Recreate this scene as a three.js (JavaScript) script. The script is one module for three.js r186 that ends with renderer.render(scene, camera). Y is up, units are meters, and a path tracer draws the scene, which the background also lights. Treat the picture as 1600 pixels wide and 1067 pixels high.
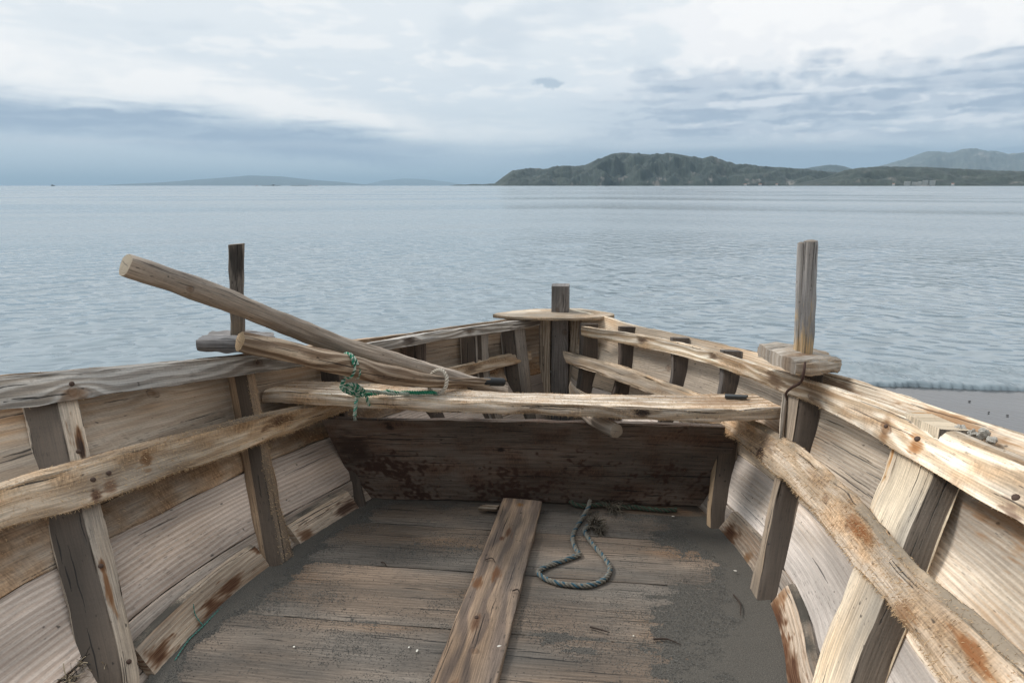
import * as THREE from 'three';
import { mergeGeometries } from 'three/addons/utils/BufferGeometryUtils.js';

// ------------------------------------------------------------------ camera, sky, sun, exposure
const FY = 0.17, YAW = 0.12, PITCH = 0.22436;                 // height of the boat's floor above the sea; the way the camera looks
const scene = new THREE.Scene();
const camera = new THREE.PerspectiveCamera(53.13, 1024 / 682, 0.05, 120000);
camera.position.set(0.25, FY + 0.955, 0);
camera.rotation.set(-PITCH, YAW, 0, 'YXZ');
const renderer = new THREE.WebGLRenderer({ antialias: true });
renderer.toneMapping = THREE.LinearToneMapping;
renderer.toneMappingExposure = 1.1;
renderer.shadowMap.enabled = true;

const rng = (s) => () => { s = (s + 0x6d2b79f5) | 0; let t = Math.imul(s ^ (s >>> 15), 1 | s); t = (t + Math.imul(t ^ (t >>> 7), 61 | t)) ^ t; return ((t ^ (t >>> 14)) >>> 0) / 4294967296; };
const PERM = new Uint8Array(512), GX = new Float32Array(256), GY = new Float32Array(256);
{ const r = rng(77); const p = [...Array(256).keys()]; for (let i = 255; i > 0; i--) { const j = Math.floor(r() * (i + 1)); [p[i], p[j]] = [p[j], p[i]]; }
  for (let i = 0; i < 512; i++) PERM[i] = p[i & 255]; for (let i = 0; i < 256; i++) { const a = r() * Math.PI * 2; GX[i] = Math.cos(a); GY[i] = Math.sin(a); } }
function ns(x, y) {                                            // gradient noise, about -1 .. 1
  const fx = Math.floor(x), fy = Math.floor(y), X = fx & 255, Y = fy & 255; x -= fx; y -= fy;
  const u = x * x * x * (x * (x * 6 - 15) + 10), v = y * y * y * (y * (y * 6 - 15) + 10);
  const a = PERM[PERM[X] + Y], b = PERM[PERM[(X + 1) & 255] + Y], c = PERM[PERM[X] + ((Y + 1) & 255)], d = PERM[PERM[(X + 1) & 255] + ((Y + 1) & 255)];
  const p = GX[a] * x + GY[a] * y, q = GX[b] * (x - 1) + GY[b] * y, r = GX[c] * x + GY[c] * (y - 1), s = GX[d] * (x - 1) + GY[d] * (y - 1);
  const m = p + u * (q - p), n = r + u * (s - r); return (m + v * (n - m)) * 1.5;
}
const fbm = (x, y, o = 4) => { let s = 0, a = 0.5; for (let i = 0; i < o; i++) { s += a * ns(x, y); x = x * 2.03 + 17.3; y = y * 2.03 + 9.1; a *= 0.5; } return s; };
const clamp = (x, a = 0, b = 1) => (x < a ? a : x > b ? b : x), ss = (a, b, x) => { const t = clamp((x - a) / (b - a)); return t * t * (3 - 2 * t); }, mix = (a, b, t) => a + (b - a) * t;
const toLin = (c) => { c /= 255; return c <= 0.04045 ? c / 12.92 : Math.pow((c + 0.055) / 1.055, 2.4); };
const lin = (r, g, b) => new THREE.Color().setRGB(toLin(r), toLin(g), toLin(b));
const table = (xs, ys, x) => { if (x <= xs[0]) return ys[0]; for (let i = 1; i < xs.length; i++) if (x < xs[i]) return mix(ys[i - 1], ys[i], (x - xs[i - 1]) / (xs[i] - xs[i - 1])); return ys[ys.length - 1]; };

const FW = [-Math.sin(YAW), -Math.cos(YAW)], RT = [Math.cos(YAW), -Math.sin(YAW)];   // the way out to sea, and to its right (x, z)
const SUN_AZ = -71, SUN_EL = 48;
const sunDir = (() => { const a = SUN_AZ * Math.PI / 180, e = SUN_EL * Math.PI / 180; return new THREE.Vector3((FW[0] * Math.cos(a) + RT[0] * Math.sin(a)) * Math.cos(e), Math.sin(e), (FW[1] * Math.cos(a) + RT[1] * Math.sin(a)) * Math.cos(e)); })();
const SKY_GAIN = 0.96;
function skyTexture() {
  const W = 4096, H = 2048, data = new Float32Array(W * H * 4), D = 180 / Math.PI, c = [0, 0, 0];
  const put = (r, g, b, t) => { t = clamp(t); c[0] += (r - c[0]) * t; c[1] += (g - c[1]) * t; c[2] += (b - c[2]) * t; };
  for (let row = H / 2; row < H; row++) {
    const up = ((row + 0.5) / H - 0.5) * Math.PI, e = up * D, cu = Math.cos(up), su = Math.sin(up);
    for (let col = 0; col < W; col++) {
      const ro = ((col + 0.5) / W - 0.5) * 2 * Math.PI, x = Math.cos(ro), z = Math.sin(ro);
      const a = Math.atan2(x * RT[0] + z * RT[1], x * FW[0] + z * FW[1]) * D;
      // two layers of cloud seen in perspective: streaks that flatten towards the horizon
      const k = 1 / (su + 0.10), px = x * cu * k, pz = z * cu * k;
      const w1 = fbm(px * 1.1 + 3.1, pz * 1.1 + 7.7, 4), w2 = fbm(px * 2.6 + 11 + w1, pz * 2.6 - 5, 5), w3 = fbm(px * 7 + w2 * 0.8, pz * 7 + 2, 4);
      const st = fbm(a * 0.055 + 40, e * 0.9 + w1 * 1.2, 4), st2 = fbm(a * 0.11 + 9, e * 1.7 + w2, 4), pf = fbm(a * 0.24, e * 0.45 + 31, 5), pf2 = fbm(a * 0.7 + 5, e * 1.2 + 13, 4);
      // clear air and thin veil
      c[0] = table([0, 3, 7, 12, 40], [188, 200, 220, 229, 216], e); c[1] = table([0, 3, 7, 12, 40], [209, 217, 231, 237, 228], e); c[2] = table([0, 3, 7, 12, 40], [224, 230, 240, 243, 238], e);
      const rs = ss(2, 16, a) * (1 - ss(80, 120, a)), ls = (1 - ss(-14, 2, a)) * ss(-125, -85, a);
      put(146, 171, 196, ss(-6, 12, a) * (1 - ss(90, 130, a)) * (1 - ss(1.6, 4.6, e + st * 1.3)) * 0.95);
      put(196, 213, 226, (1 - ss(-24, -10, a)) * (1 - ss(1.0, 3.0, e)) * 0.5);
      put(246, 248, 249, ss(-0.02, 0.42, w2 + w3 * 0.55) * 0.7 * ss(5, 8, e));
      put(206, 219, 231, ss(0.05, 0.5, w1 - w2 * 0.4) * 0.6 * ss(6, 10, e));
      // left: bright bank over a slate-blue stratus
      const top = table([-120, -36, -26, -19, -10, 0], [7, 6.0, 5.6, 5.0, 4.0, 3.2], a) + st2 * 0.7 + pf2 * 0.25;
      const wb = Math.exp(-Math.pow((e - top - table([-40, -20, -5], [2.2, 1.2, 0.7], a)) / table([-40, -22, -5], [2.2, 1.3, 0.9], a), 2));
      put(251, 252, 252, wb * (0.9 + pf * 0.6) * Math.max(ls, 0.45 * (1 - ss(0, 14, a)) * ss(-40, -10, a)) * 1.25);
      const dk = (1 - ss(top - 1.1, top + 0.45, e + 0.5 * pf2)) * ss(top - 3.3, top - 1.9, e + st * 0.5);
      put(160, 183, 207, dk * (0.95 + st2 * 0.9) * Math.max(ls, 0.25 * (1 - rs)));
      put(206, 217, 229, Math.exp(-Math.pow((e - 3.0 - st * 0.6) / 0.35, 2)) * ls * 0.5 * (0.6 + st2));
      // right: layered grey cloud under a white heap
      const hp = 8.6 + pf * 3.2 + pf2 * 0.9 - ss(13, 24, a) * 0.5;
      put(253, 253, 253, ss(-0.25, 0.4, e - hp) * ss(11, 15.5, a + pf * 5) * (1 - ss(38, 60, e)) * (1 - ss(60, 100, a)) * 0.97);
      put(243, 245, 248, ss(0.0, 0.28, pf + 0.25 * pf2 + 0.1) * rs * ss(5, 8, e) * (1 - ss(20, 34, e)) * 0.75);
      const gr = rs * ss(2.6, 4.2, e + st * 0.9) * (1 - ss(6.6, 9.2, e + pf * 4.0));
      put(192, 206, 222, gr * (0.85 + st * 0.6));
      put(166, 186, 208, gr * ss(-0.08, 0.28, st2 + pf * 0.6 + 0.2 * pf2) * 0.95);
      put(230, 236, 243, gr * ss(0.08, 0.4, -st2 + pf2 * 0.4) * 0.75);
      put(208, 219, 230, Math.exp(-Math.pow((e - 3.15 - (a - 15) * 0.015 - st * 0.4) / 0.4, 2)) * ss(4, 10, a) * (1 - ss(22, 34, a)) * 0.6);
      put(178, 198, 216, ss(0.1, 0.45, 1 - Math.hypot((a - 2.6) / 1.5, (e - 7.9 + pf2 * 0.3) / 0.55) + pf2 * 0.9) * 0.85);
      // brightness: an overcast that grows towards the zenith and towards the hidden sun
      const cosS = (x * sunDir.x + z * sunDir.z) * cu + su * sunDir.y;
      const gain = SKY_GAIN * (1 + 0.30 * ss(13, 55, e) + 0.8 * Math.pow(Math.max(0, cosS), 6) * ss(8, 30, e)) * mix(1, 0.5, ss(60, 140, Math.abs(a)) * (1 - ss(50, 88, e)));
      const gm = (c[0] + c[1] + c[2]) / 3, o = (row * W + col) * 4; for (let i = 0; i < 3; i++) data[o + i] = toLin(c[i] + (gm - c[i]) * 0.16) * gain; data[o + 3] = 1;
    }
  }
  for (let i = 0; i < W * H / 2; i++) { data[i * 4] = 0.25; data[i * 4 + 1] = 0.28; data[i * 4 + 2] = 0.3; data[i * 4 + 3] = 1; }
  const t = new THREE.DataTexture(data, W, H, THREE.RGBAFormat, THREE.FloatType); t.mapping = THREE.EquirectangularReflectionMapping; t.magFilter = t.minFilter = THREE.LinearFilter; t.needsUpdate = true; return t;
}
const skyMap = skyTexture();
scene.background = skyMap; scene.environment = skyMap;
const sun = new THREE.DirectionalLight(new THREE.Color(1, 0.96, 0.905), 2.2);
sun.name = 'sun'; sun.position.copy(sunDir).multiplyScalar(30); sun.castShadow = true; sun.shadow.radius = 30; sun.shadow.mapSize.set(2048, 2048);
Object.assign(sun.shadow.camera, { left: -6, right: 6, top: 6, bottom: -6, near: 1, far: 80 });
scene.add(sun, sun.target);
scene.fog = new THREE.FogExp2(new THREE.Color(0.60, 0.82, 1.0), 4.4e-5);

// ------------------------------------------------------------------ helpers
const counts = {};
const numbered = (n) => { const k = counts[n] = (counts[n] ?? -1) + 1; return k ? n + '_' + String(k).padStart(3, '0') : n; };
function tag(o, label, category, group, kind) { o.userData = { ...o.userData, label, category }; if (group) o.userData.group = group; if (kind) o.userData.kind = kind; return o; }
function thing(name, label, category, group) { const o = new THREE.Group(); o.name = numbered(name); scene.add(o); return tag(o, label, category, group); }
function part(name, geo, mat, parent, label) { const m = new THREE.Mesh(geo, mat); m.name = parent === scene ? numbered(name) : numberIn(parent, name); m.castShadow = m.receiveShadow = true; parent.add(m); if (label) m.userData.label = label; return m; }
function numberIn(p, n) { p.userData.names ??= {}; const k = p.userData.names[n] = (p.userData.names[n] ?? -1) + 1; return k ? n + '_' + String(k).padStart(3, '0') : n; }
const structure = (name, geo, mat, kind = 'structure') => { const m = part(name, geo, mat, scene); m.userData.kind = kind; return m; };
const P = (x, y, z) => new THREE.Vector3(x, y + FY, -z);       // boat coordinates: starboard, up from the floor, forward from the camera
const V = (a) => a.map((p) => P(...p));
const curveOf = (pts) => (pts.length === 2 ? new THREE.LineCurve3(pts[0], pts[1]) : new THREE.CatmullRomCurve3(pts, false, 'centripetal'));
function geometry(pos, uv, idx, col) {
  const g = new THREE.BufferGeometry(); g.setAttribute('position', new THREE.Float32BufferAttribute(pos, 3)); if (uv) g.setAttribute('uv', new THREE.Float32BufferAttribute(uv, 2)); if (col) g.setAttribute('color', new THREE.Float32BufferAttribute(col, 3));
  if (idx) g.setIndex(idx); g.computeVertexNormals(); return g;
}
// A timber between two edges T and B of its seen face, t thick away from it; u runs along it and v round its four sides, in metres.
function board(T, B, t, { out, through, mid, step = 0.018, cell = 0.012, round = 0.005, seed = 1, rough = 0.0012, wear = 0.004, caps = true } = {}) {
  const a = curveOf(T), b = curveOf(B); a.arcLengthDivisions = b.arcLengthDivisions = 400;
  const L = (a.getLength() + b.getLength()) / 2, n = Math.max(3, Math.ceil(L / step)), A = a.getSpacedPoints(n), C = b.getSpacedPoints(n);
  let w = 0; for (let i = 0; i <= n; i++) w += A[i].distanceTo(C[i]) / (n + 1);
  round = Math.min(round, t * 0.45, w * 0.45);
  const sec = [];                                             // [p across, q through, normal p, normal q, v, is corner]
  const line = (p0, q0, p1, q1, np, nq) => { const l = Math.hypot(p1 - p0, q1 - q0), k = Math.max(1, Math.ceil(l / cell)); for (let i = 0; i < k; i++) sec.push([mix(p0, p1, i / k), mix(q0, q1, i / k), np, nq, 0, i === 0 ? 0.7 : 0]); };
  const arc = (cp, cq, a0) => { for (let i = 0; i < 3; i++) { const f = (a0 + i * 30 + 8) * Math.PI / 180; sec.push([cp + Math.cos(f) * round, cq + Math.sin(f) * round, Math.cos(f), Math.sin(f), 0, 1]); } };
  const r = round;
  line(r, 0, w - r, 0, 0, -1); arc(w - r, r, -90); line(w, r, w, t - r, 1, 0); arc(w - r, t - r, 0); line(w - r, t, r, t, 0, 1); arc(r, t - r, 90); line(0, t - r, 0, r, -1, 0); arc(r, r, 180);
  let v = 0; for (let i = 0; i < sec.length; i++) { if (i) v += Math.hypot(sec[i][0] - sec[i - 1][0], sec[i][1] - sec[i - 1][1]); sec[i][4] = v; }
  const Lv = v + Math.hypot(sec[0][0] - sec[sec.length - 1][0], sec[0][1] - sec[sec.length - 1][1]);
  const pos = [], uv = [], idx = [], m = sec.length + 1, tan = new THREE.Vector3(), ac = new THREE.Vector3(), nn = new THREE.Vector3(), q = new THREE.Vector3(), st = [];
  const len = []; let l = 0;
  for (let i = 0; i <= n; i++) { if (i) l += (A[i].distanceTo(A[i - 1]) + C[i].distanceTo(C[i - 1])) / 2; len.push(l); }
  for (let i = 0; i <= n; i++) {
    const i0 = Math.max(0, i - 1), i1 = Math.min(n, i + 1);
    tan.copy(A[i1]).add(C[i1]).sub(A[i0]).sub(C[i0]).normalize(); ac.copy(C[i]).sub(A[i]); const wi = ac.length(); ac.normalize(); nn.crossVectors(tan, ac).normalize(); if (nn.dot(out) < 0) nn.negate();
    st.push({ a: A[i], ac: ac.clone(), n: nn.clone(), u: len[i], w: wi, tan: tan.clone() });
    for (let j = 0; j < m; j++) {
      const s = sec[j % sec.length], vv = j === sec.length ? Lv : s[4], u = len[i], rim = j % sec.length;
      const d = rough * (ns(u * 7 + seed * 3.7, (rim * cell) * 22 + seed) + 0.5 * ns(u * 34 + seed, rim * 0.9 + seed * 5)) - (s[5] ? wear * s[5] * Math.pow(clamp(0.5 + ns(u * 11 + seed * 9.1, rim * 0.35 + seed)), 2) : 0);
      q.copy(A[i]).addScaledVector(ac, s[0] / w * wi + s[2] * d).addScaledVector(through ?? nn, s[1]).addScaledVector(nn, s[3] * d);
      pos.push(q.x, q.y, q.z); uv.push(u / L, vv / Lv);
    }
  }
  if (mid) { const M = curveOf(mid).getSpacedPoints(n), f = 0.55; for (let i = 0; i <= n; i++) { ac.copy(A[i]).lerp(C[i], f); nn.copy(M[i]).sub(ac); for (let j = 0; j < m; j++) { const p = clamp(sec[j % sec.length][0] / w), k = p < f ? 1 - Math.pow(1 - p / f, 2) : 1 - Math.pow((p - f) / (1 - f), 2), o = (i * m + j) * 3; pos[o] += nn.x * k; pos[o + 1] += nn.y * k * 0; pos[o + 2] += nn.z * k; } } }
  const flip = new THREE.Vector3().crossVectors(st[0].tan, st[0].ac).dot(st[0].n) > 0;
  for (let i = 0; i < n; i++) for (let j = 0; j < m - 1; j++) { const p = i * m + j, k = p + m; flip ? idx.push(p, p + 1, k, p + 1, k + 1, k) : idx.push(p, k, p + 1, p + 1, k, k + 1); }
  if (caps) for (const e of [0, n]) {
    const base = pos.length / 3, mid = new THREE.Vector3();
    for (let j = 0; j < sec.length; j++) { const o = (e * m + j) * 3; mid.add(q.set(pos[o], pos[o + 1], pos[o + 2])); pos.push(q.x, q.y, q.z); uv.push(0.02 + sec[j][1] * 0.2, (sec[j][0] + 0.003) / Lv); }
    mid.divideScalar(sec.length); pos.push(mid.x, mid.y, mid.z); uv.push(0.02, w / 2 / Lv);
    for (let j = 0; j < sec.length; j++) { const x = base + j, y = base + (j + 1) % sec.length, z = base + sec.length; (e === 0) === flip ? idx.push(x, z, y) : idx.push(x, y, z); }
  }
  const g = geometry(pos, uv, idx); Object.assign(g.userData, { st, sec, L, Lv, w, t, m, n }); return g;
}
// where a point lies on the seen face of a board, in metres along and across
function on(g, p) { let k = 0, d = 1e9; for (let i = 0; i < g.userData.st.length; i++) { const e = g.userData.st[i].a.clone().addScaledVector(g.userData.st[i].ac, g.userData.w / 2).distanceTo(p); if (e < d) { d = e; k = i; } } const s = g.userData.st[k]; return { u: s.u, v: clamp(p.clone().sub(s.a).dot(s.ac), 0, s.w) }; }

// Weathered softwood in metres: ring bands, fibres, checks, knots and rust stains are properties of the timber itself.
let texCount = 0;
function wood(Lu, Lv, o) {
  const { ppm = 900, seed = 1, base = [176, 158, 139], late = [196, 182, 165], tan = [166, 128, 88], grey = [134, 128, 122], freq = 55, wav = 0.02, bands = 0.7, fibre = 0.16, blotch = 0.5, greying = 0.4, saw = 0.012, cracks = 0.5, knots = [], stains = [], dirt = 0, dirtCol = [72, 68, 60], sat = 1.0, fuzz = 0, sideShade = null, stretch = 1, rough = 0.86, bump = 0.0024 } = o;
  const W = Math.min(2048, Math.max(32, Math.round(Lu * ppm))), H = Math.min(2048, Math.max(32, Math.round(Lv * ppm)));
  const col = new Uint8Array(W * H * 4), bmp = new Uint8Array(W * H * 4), S = seed * 13.37;
  const rc = rng(seed * 31 + 7), rowsOf = Array.from({ length: H }, () => []), k0 = Math.min(1, 0.4 + cracks * 0.6);
  for (let i = 0, n = Math.round(cracks * Lu * Lv * 150 + 2); i < n; i++) { const k = { u: rc() * Lu - 0.05, v: rc() * Lv, l: 0.05 + 0.3 * rc() * rc(), w: 0.0006 + 0.0014 * rc() * rc(), s: rc() * 90 }; const y0 = Math.max(0, Math.floor((k.v - 0.008) / Lv * H)), y1 = Math.min(H - 1, Math.ceil((k.v + 0.008) / Lv * H)); for (let y = y0; y <= y1; y++) rowsOf[y].push(k); }
  for (let y = 0; y < H; y++) for (let x = 0; x < W; x++) {
    const u = (x + 0.5) / W * Lu, v = (y + 0.5) / H * Lv;
    let r = (v + wav * (ns(u * 1.3 * stretch + S, v * 3 + S) + 0.35 * ns(u * 4.2 * stretch + S, v * 9 - S))) * freq + 0.25 * ns(u * 9 + S, v * 40), core = 0, rim = 0;
    for (const k of knots) { const du = (u - k.u) / 2.4, dv = v - k.v, dd = du * du + dv * dv, R = k.r; r += freq * R * 2.2 * Math.exp(-dd / (R * R * 5)); const e = Math.hypot((u - k.u) / 1.25, dv) / R * (1 + 0.25 * ns(u * 60 + S, v * 60)); if (e < 1.5) { core = Math.max(core, 1 - ss(0.55, 1.0, e)); rim = Math.max(rim, Math.exp(-Math.pow((e - 1.0) / 0.16, 2))); } }
    const f = r - Math.floor(r), lt = ss(0.18, 0.62, f) * (1 - ss(0.80, 1.0, f)), lf = Math.pow(lt, 1.3);
    const fb = ns(u * 3.1 + S, v * 170 + S) * 0.30 + ns(u * 9 + S, v * 420 - S) * 0.6 + ns(u * 26 - S, v * 900) * 0.5, pit = ss(0.80, 0.95, ns(u * 60 + S, v * 140 - S) + 0.3 * ns(u * 8, v * 20 + S)), fleck = ss(0.42, 0.7, ns(u * 42 + S, v * 520)) * ss(-0.1, 0.4, ns(u * 3, v * 14 + S)), fine = ns(u * 240 + S, v * 420 - S);
    const bl = ss(0.02, 0.55, fbm(u * 2.1 * stretch + S * 1.7, v * 8 + S, 4) + 0.12 * fb), gy = ss(-0.25, 0.45, fbm(u * 1.4 - S, v * 5 + S * 0.3, 4) + 0.1);
    const sw = ns(u * 170 + 0.8 * ns(v * 9, u * 3) + S, v * 3);
    let ck = 0; for (const k of rowsOf[y]) { const f = (u - k.u) / k.l; if (f > 0 && f < 1) { const d = Math.abs(v - k.v - 0.004 * ns(u * 5 + k.s, k.s) - 0.0012 * ns(u * 30 + k.s, k.s)); const wd = k.w * Math.sin(f * Math.PI); ck = Math.max(ck, 1 - ss(wd * 0.5, wd * 1.2 + 0.0004, d)); } } ck *= k0;
    const fz = fuzz ? ss(-0.3, 0.35, (typeof fuzz === 'function' ? fuzz(u, v) : fuzz) - 0.5 + fbm(u * 9 + S, v * 16, 3) * 0.8) : 0;
    let R = base[0], G = base[1], B = base[2];
    const to = (c, t) => { R += (c[0] - R) * t; G += (c[1] - G) * t; B += (c[2] - B) * t; };
    to(late, lf * bands); to(tan, bl * blotch * (1 - 0.5 * lf)); to(grey, gy * greying);
    if (sideShade && v > sideShade[0] && v < sideShade[1]) to(sideShade[2], 0.8 + 0.15 * fb);  // one side of the timber darkened, shade painted into its colour
    if (fz) { to(tan, fz * 0.6); const hx = 1.5 * ns(u * 12, v * 18), hair = ns(u * 330 + v * 90 + hx, v * 90 - u * 40 + S) * 0.7 + ns(u * 150 + hx, v * 60 + S) * 0.5; const q = 1 + fz * 0.20 * hair; R *= q; G *= q; B *= q; }
    let m = 1 + fibre * fb + 0.035 * fine + saw * sw; m *= 0.80 + 0.30 * ss(-0.5, 0.45, fbm(u * 1.7 * stretch - S * 0.6, v * 6 + S, 3) + 0.10 * fb); m *= (1 - 0.72 * ck) * (1 - 0.2 * fleck * (1 - 0.7 * fz)) * (1 - 0.35 * pit); R *= m; G *= m; B *= m;
    if (core || rim) { to([112, 80, 56], core * 0.5 * (0.7 + 0.6 * ns(u * 90, v * 200))); to([66, 46, 34], rim * 0.35 * (0.6 + ns(u * 70 + S, v * 70))); }
    for (const s of stains) { let du = (u - s.u), dv = v - s.v; if (s.run) { du *= 1; } const e = Math.hypot(du / s.a, dv / s.b) * (1 + 0.55 * ns(u * 16 + S + s.u, v * 70) + 0.4 * ns(u * 40, v * 260 + S)); if (e < 1.6) to(s.c ?? [104, 60, 28], (1 - ss(0.3, 1.2, e)) * Math.min(1, (s.s ?? 0.75) * 1.08) * (0.85 + 0.5 * fb)); }
    if (dirt) { const d = ss(0.05, 0.4, (typeof dirt === 'function' ? dirt(u, v) : dirt) - 0.45 + fbm(u * 5 + S, v * 7 - S, 5) * 0.9 + 0.08 * fine); to(dirtCol, d * 0.85); }
    { const y0 = (R + G + B) / 3, q = 1.03 * Math.pow(Math.max(y0, 1) / 168, 0.30); R = (y0 + (R - y0) * sat) * q; G = (y0 + (G - y0) * sat) * q; B = (y0 + (B - y0) * sat) * q; }
    const i = (y * W + x) * 4; col[i] = clamp(R, 0, 255); col[i + 1] = clamp(G, 0, 255); col[i + 2] = clamp(B, 0, 255); col[i + 3] = 255;
    const h = clamp(0.45 + 0.22 * lf * bands + 0.14 * fb + 0.05 * fine - 0.55 * ck + 0.05 * sw + 0.12 * core - 0.2 * rim + (fz ? fz * 0.28 * (ns(u * 330 + v * 90, v * 90 - u * 40 + S) * 0.7 + ns(u * 150, v * 60 + S) * 0.5) : 0)); bmp[i] = bmp[i + 1] = bmp[i + 2] = h * 255; bmp[i + 3] = 255;
  }
  const small = W * H < 160000; const mk = (d, srgb) => { const t = new THREE.DataTexture(d, W, H); t.wrapS = t.wrapT = THREE.RepeatWrapping; t.magFilter = THREE.LinearFilter; if (srgb) t.colorSpace = THREE.SRGBColorSpace; t.needsUpdate = true; texCount++; return t; };
  const map = mk(col, true); return new THREE.MeshStandardMaterial({ map, bumpMap: small ? map : mk(bmp), bumpScale: bump, roughness: rough });
}
// loose fibres standing on a board's worn sides
function fibres(g, count, seed, pick, len = 0.006, lean = [0, -0.4, 0]) {
  const r = rng(seed), { m, n, sec } = g.userData, p = g.attributes.position, nr = g.attributes.normal, pos = [], idx = [], q = new THREE.Vector3(), d = new THREE.Vector3(), s = new THREE.Vector3();
  for (let i = 0; i < count; i++) {
    const a = Math.floor(r() * n), b = Math.floor(r() * sec.length), f = r(), h = r(); if (!pick(a / n, sec[b], r())) { r(); continue; }
    const i0 = a * m + b, i1 = i0 + m, i2 = i0 + 1;
    q.set(0, 0, 0); for (let k = 0; k < 3; k++) { const e = ['x', 'y', 'z'][k]; const v0 = p.getComponent(i0, k); q[e] = v0 + (p.getComponent(i1, k) - v0) * f + (p.getComponent(i2, k) - v0) * h; }
    d.set(nr.getX(i0), nr.getY(i0), nr.getZ(i0)); q.addScaledVector(d, -0.0004);
    d.multiplyScalar(0.55).add(s.set((r() - 0.5) * 1.1 + lean[0], (r() - 0.5) * 1.1 + lean[1], (r() - 0.5) * 1.1 + lean[2])).normalize();
    const l = len * (0.4 + r() * 1.2), w = 0.00028 + r() * 0.0002; s.set(r() - 0.5, r() - 0.5, r() - 0.5).cross(d).normalize().multiplyScalar(w);
    const o = pos.length / 3, bend = (r() - 0.5) * 0.5 * l;
    pos.push(q.x - s.x, q.y - s.y, q.z - s.z, q.x + s.x, q.y + s.y, q.z + s.z, q.x + d.x * l * 0.6 + s.x, q.y + d.y * l * 0.6 - bend * 0.3 + s.y, q.z + d.z * l * 0.6 + s.z, q.x + d.x * l, q.y + d.y * l - Math.abs(bend), q.z + d.z * l);
    idx.push(o, o + 1, o + 2, o, o + 2, o + 3);
  }
  return geometry(pos, null, idx);
}
// a round pole with its length and girth as u and v
function pole(pts, radii, { seg = 28, step = 0.015, seed = 1, rough = 0.0012, flat = 1 } = {}) {
  const c = curveOf(pts), L = c.getLength(), n = Math.ceil(L / step), fr = c.computeFrenetFrames(n), C = c.getSpacedPoints(n), pos = [], uv = [], idx = [], q = new THREE.Vector3();
  const rs = radii.map((_, i) => i / (radii.length - 1)), ring = [[], []];
  for (let i = 0; i <= n; i++) { const R = table(rs, radii, i / n); for (let j = 0; j <= seg; j++) { const a = j / seg * Math.PI * 2, k = R * (i === 0 || i === n ? 0.94 : 1) + rough * (ns(i * step * 6 + seed, Math.cos(a) * 1.5 + seed) + ns(Math.sin(a) * 3 + seed * 3, i * step * 16));
    q.copy(C[i]).addScaledVector(fr.normals[i], Math.cos(a) * k * flat).addScaledVector(fr.binormals[i], Math.sin(a) * k); pos.push(q.x, q.y, q.z); uv.push(i / n, j / seg); if (j < seg && (i === 0 || i === n)) ring[i ? 1 : 0].push(q.clone()); } }
  for (let i = 0; i < n; i++) for (let j = 0; j < seg; j++) { const p = i * (seg + 1) + j, k = p + seg + 1; idx.push(p, p + 1, k, p + 1, k + 1, k); }
  const g = geometry(pos, uv, idx); Object.assign(g.userData, { L, G: 2 * Math.PI * Math.max(...radii), ring, C, fr }); return g;
}
function disc(ring, push = 0.001, dir) { const mid = ring.reduce((s, p) => s.add(p), new THREE.Vector3()).divideScalar(ring.length); const pos = [], uv = [], idx = [], K = 5, N = ring.length;
  for (let k = 0; k <= K; k++) for (let j = 0; j < N; j++) { const f = k / K, p = mid.clone().lerp(ring[j], f).addScaledVector(dir, push * (1 - f * f)); pos.push(p.x, p.y, p.z); const a = j / N * Math.PI * 2; uv.push(0.5 + 0.48 * f * Math.cos(a), 0.5 + 0.48 * f * Math.sin(a)); }
  for (let k = 0; k < K; k++) for (let j = 0; j < N; j++) { const a = k * N + j, b = k * N + (j + 1) % N; idx.push(a, a + N, b, b, a + N, b + N); }
  return geometry(pos, uv, idx); }
function endGrain(seed, base = [178, 165, 146], dark = [120, 104, 86]) { const S = 256, d = new Uint8Array(S * S * 4), b = new Uint8Array(S * S * 4);
  for (let y = 0; y < S; y++) for (let x = 0; x < S; x++) { const p = x / S - 0.46 + 0.02 * ns(y * 0.03 + seed, x * 0.03), q = y / S - 0.55, r = Math.hypot(p, q), a = Math.atan2(q, p), f = (r * 16 + 0.7 * ns(p * 5 + seed, q * 5)) % 1, ringv = ss(0.3, 0.9, f);
    const cr = Math.max(1 - ss(0, 0.02, Math.abs(p + 0.25 * q + 0.02 * ns(q * 20, seed))) , (1 - ss(0, 0.015, Math.abs(q - 0.5 * p + 0.02 * ns(p * 20, seed)))) * (p > 0 ? 1 : 0)) * (1 - ss(0.25, 0.42, r));
    const sp = ns(x * 0.35 + seed, y * 0.35), m = 1 + 0.1 * sp; const i = (y * S + x) * 4; for (let k = 0; k < 3; k++) d[i + k] = clamp(mix(mix(base[k], dark[k], ringv * 0.8), 40, cr * 0.8) * m, 0, 255); d[i + 3] = 255; b[i] = b[i + 1] = b[i + 2] = clamp(0.5 + 0.2 * sp - 0.4 * cr) * 255; b[i + 3] = 255; void a; }
  const t = new THREE.DataTexture(d, S, S); t.colorSpace = THREE.SRGBColorSpace; t.magFilter = THREE.LinearFilter; t.needsUpdate = true; const u = new THREE.DataTexture(b, S, S); u.magFilter = THREE.LinearFilter; u.needsUpdate = true; texCount += 2;
  return new THREE.MeshStandardMaterial({ map: t, bumpMap: u, bumpScale: 0.001, roughness: 0.9 }); }
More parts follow.
